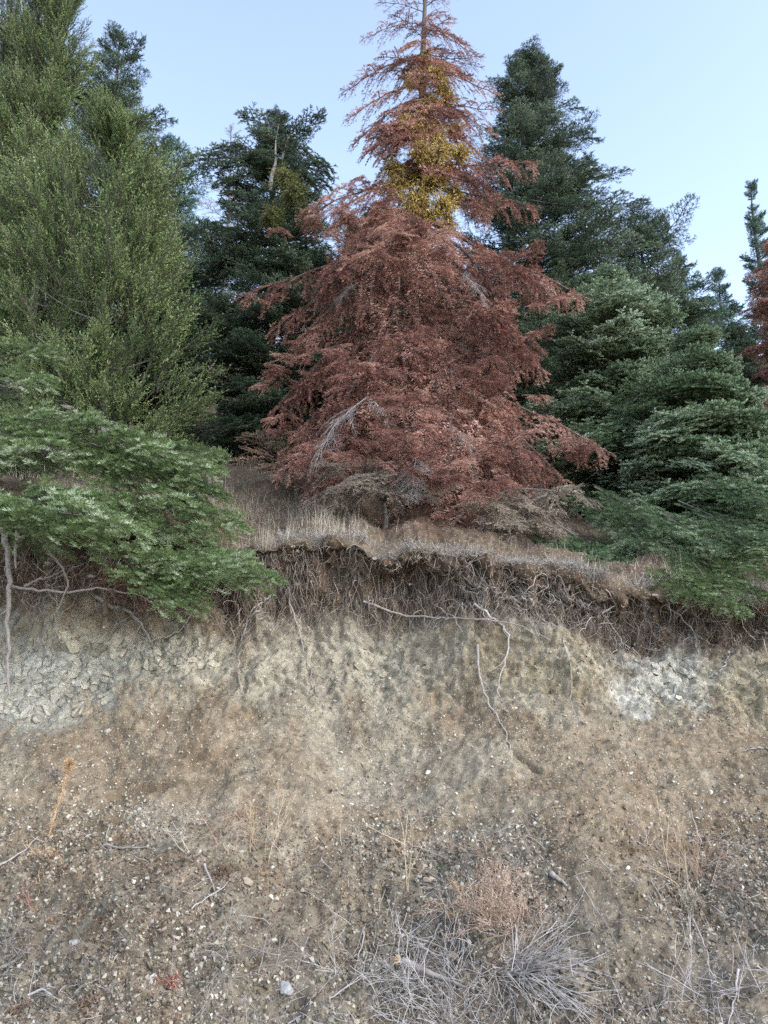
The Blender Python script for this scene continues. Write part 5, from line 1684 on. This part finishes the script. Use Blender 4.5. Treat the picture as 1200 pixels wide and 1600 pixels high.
weed('brush_heap', 'loose grey twigs beside the frame edge at the lower left', 'brush heap', 20, 1490, M_GREYW, 40, 0.22, 46, (0.3, -.4, .2), 1, 4, 0.6, 0.12, 0.0013, 0.10, .8, group=B_)
weed('brush_heap', 'thin grey brush in front of the tumbleweed', 'brush heap', 870, 1470, M_GREYW, 34, 0.20, 47, (0, -.4, .3), 1, 4, 0.6, 0.12, 0.0011, 0.14, .8, group=B_)

G_ = 'loose sticks on the lower bank'
st = single('broken_stick', [(628, 1502), (660, 1517), (690, 1528), (726, 1545)], 0.016, M_GREYW, 'thick broken grey stick with a torn orange end on the brush heap', 'stick', None, n=14, wob=0.002, off=0.20, k=9, side=3)
tb = MB()
for i in range(14):
    tb.tube(walk(np.zeros((1, 3)), unit(np.array([-1, 0, .25]) + rr_.normal(0, .45, 3))[None], np.array([.03 + .02 * rr_.random()]), 3, .1, rr_)[0], [.004, .003, .001], 4, 0, rr_.random())
obj('torn_end', tb.mesh('torn_end', [M_ORANGE]), st)
for q, lab, rd in [([(450, 1600), (520, 1555), (600, 1510)], 'long straight pale stick rising to the broken one', .004), ([(0, 1355), (40, 1330), (62, 1308)], 'smooth pale stick entering from the frame edge by the thistle', .006),
                   ([(48, 1555), (70, 1545), (95, 1562)], 'small white bent stick at the lower left', .006), ([(0, 1515), (30, 1500), (55, 1480)], 'grey stick slanting up from the lower left edge', .006),
                   ([(165, 1322), (200, 1326), (245, 1326)], 'flat dark stick lying level in the grit', .007), ([(320, 1350), (335, 1385), (338, 1402)], 'short forked grey stick below the leaf rosette', .006),
                   ([(300, 1420), (345, 1392), (372, 1362)], 'thin pale stick pointing up to the leaf rosette', .003), ([(255, 1385), (290, 1395), (320, 1397)], 'thin grey stick with side twigs in mid apron', .003),
                   ([(860, 1365), (885, 1385)], 'thick short grey log end right of the tumbleweed', .015), ([(900, 1370), (930, 1420), (975, 1495)], 'long thin stick pointing down the right slope', .0035),
                   ([(1015, 1375), (1040, 1420), (1052, 1460)], 'slender stick under the tall yellow stalks', .003), ([(1080, 1435), (1100, 1480), (1108, 1540)], 'dark stick standing below the coral-like bush', .006),
                   ([(1150, 1515), (1146, 1560), (1135, 1600)], 'white peeled stick near the lower right edge', .006), ([(1040, 1500), (1080, 1540), (1110, 1600)], 'thin branching stick crossing the lower right slope', .004),
                   ([(640, 1320), (690, 1340), (720, 1350)], 'thin pale twig lying beside the straight stalk', .003), ([(745, 1375), (700, 1420), (660, 1450)], 'long thin pale twig leading up to the tumbleweed', .003),
                   ([(690, 1440), (665, 1490), (640, 1530)], 'silvery twig crossing over the torn stick', .003), ([(570, 1455), (560, 1500), (552, 1530)], 'upright pale twig on the left of the brush heap', .003),
                   ([(705, 1528), (720, 1515)], 'short white cut twig beside the torn stick', .006)]:
    single('stick', q, rd, M_BARE if 'pale' in lab or 'white' in lab or 'silver' in lab else M_GREYW, lab, 'stick', G_, n=12, wob=0.003, off=0.025, side=0 if len(q) < 3 else 3)

# ------------------------------------------------------------------ stones one can pick out
SG = 'loose stones on the bank'
for (px, py, sz, m, lab) in [
        (532, 1176, 8, 0, 'small white stone, upper of two in the middle of the bare slope'), (532, 1203, 9, 0, 'cream stone just below the small white one on the bare slope'),
        (670, 1207, 11, 0, 'pale angular stone, largest on the bare middle slope'), (693, 1231, 7, 0, 'narrow white stone below the angular one'), (548, 1258, 9, 0, 'flat white sliver above the dark soil ledges'),
        (692, 1256, 7, 1, 'tan stone below the narrow white one'), (630, 1321, 10, 0, 'white oblong stone left of the straight straw stalk'), (665, 1357, 13, 1, 'pinkish stone beside the blue green rosette'),
        (716, 1357, 12, 0, 'bright white stone right of the blue green rosette'), (655, 1370, 8, 0, 'small white stone under the pinkish one'), (672, 1374, 14, 1, 'flat grey tan stone below the pinkish one'),
        (708, 1494, 16, 1, 'flat beige stone on top of the silvery brush'), (445, 1545, 26, 2, 'large flat dark grey stone near the bottom edge'), (240, 1528, 13, 0, 'cream rounded stone beside the red brown plant'),
        (116, 1362, 12, 1, 'brown stone half buried in mid apron'), (118, 1472, 12, 2, 'smooth dark grey stone in the lower left litter'), (425, 1390, 11, 2, 'blue grey chip next to the tan cobbles'),
        (405, 1388, 12, 1, 'tan cobble at the edge of the gravel spill'), (423, 1402, 9, 0, 'yellowish cobble under the blue grey chip'), (378, 1332, 9, 0, 'white stone above the leaf rosette'),
        (388, 1378, 16, 1, 'flat pale brown slab above the dark brush'), (425, 1355, 8, 0, 'white stone at the top of the gravel spill'), (428, 1468, 9, 0, 'white stone in the lower gravel spill'),
        (473, 1453, 8, 1, 'pink brown pebble in the gravel spill'), (280, 1578, 9, 0, 'pale stone low in the left corner litter'), (218, 1594, 9, 0, 'white stone cut by the bottom edge'),
        (197, 1468, 9, 0, 'pale stone in the left litter'), (1190, 1238, 15, 1, 'rounded tan stone at the frame edge on the slope'), (1157, 1213, 10, 0, 'white flat stone near the frame edge slope'),
        (985, 1208, 8, 0, 'white stone alone on the right bare slope'), (1110, 1238, 8, 0, 'small pale stone left of the tan stone'), (168, 1143, 10, 0, 'pale flake below the cracked mudstone'),
        (120, 1169, 11, 0, 'white sliver below the cracked mudstone'), (237, 1104, 10, 0, 'cream stone at the end of the cracked mudstone'), (550, 857, 12, 2, 'pale grey stone sitting on the turf edge'),
        (585, 873, 9, 0, 'white stone just under the turf edge'), (465, 862, 8, 0, 'small white stone under the straw tuft side'), (643, 912, 8, 0, 'flat pale stone in the dark soil of the edge'),
        (1132, 957, 9, 2, 'grey stone below the bright trailing boughs'), (75, 884, 13, 1, 'brown stone lodged in the hollow under the low fir'), (142, 855, 11, 1, 'tan stone at the top of the hollow'),
        (140, 902, 13, 2, 'greyish stone deep in the hollow'), (130, 872, 12, 1, 'reddish brown stone in the hollow middle'), (78, 914, 12, 1, 'earthy stone under the bow-shaped root'),
        (368, 826, 9, 2, 'pale stone in the dry grass'), (385, 835, 8, 2, 'grey stone behind the tall straw tuft'), (215, 1555, 10, 1, 'brown stone beside the withered clumps'), (800, 1475, 9, 1, 'tan stone between brush and tumbleweed')]:
    p, nn, _, _ = hit(px, py)
    dist = np.linalg.norm(p - CAM)
    V, T = hull(px * 3 + py, 16, 0.6)
    rr2 = np.random.default_rng(px + py)
    rad_ = sz / FPX * dist * 0.60
    V = V @ rand_rot(1, rr2)[0].T
    V = V * rad_ * np.array([1.1, 0.8, 0.8])
    me = make_mesh('stone', V, T, mats=[(M_STONE, M_STONEB, M_STONEG)[m]], attrs={'tint': np.full(len(V), rr2.random())})
    obj('stone', me, None, p + nn * rad_ * 0.12, lab, 'stone', SG)
print('all objects', len(COL.objects))
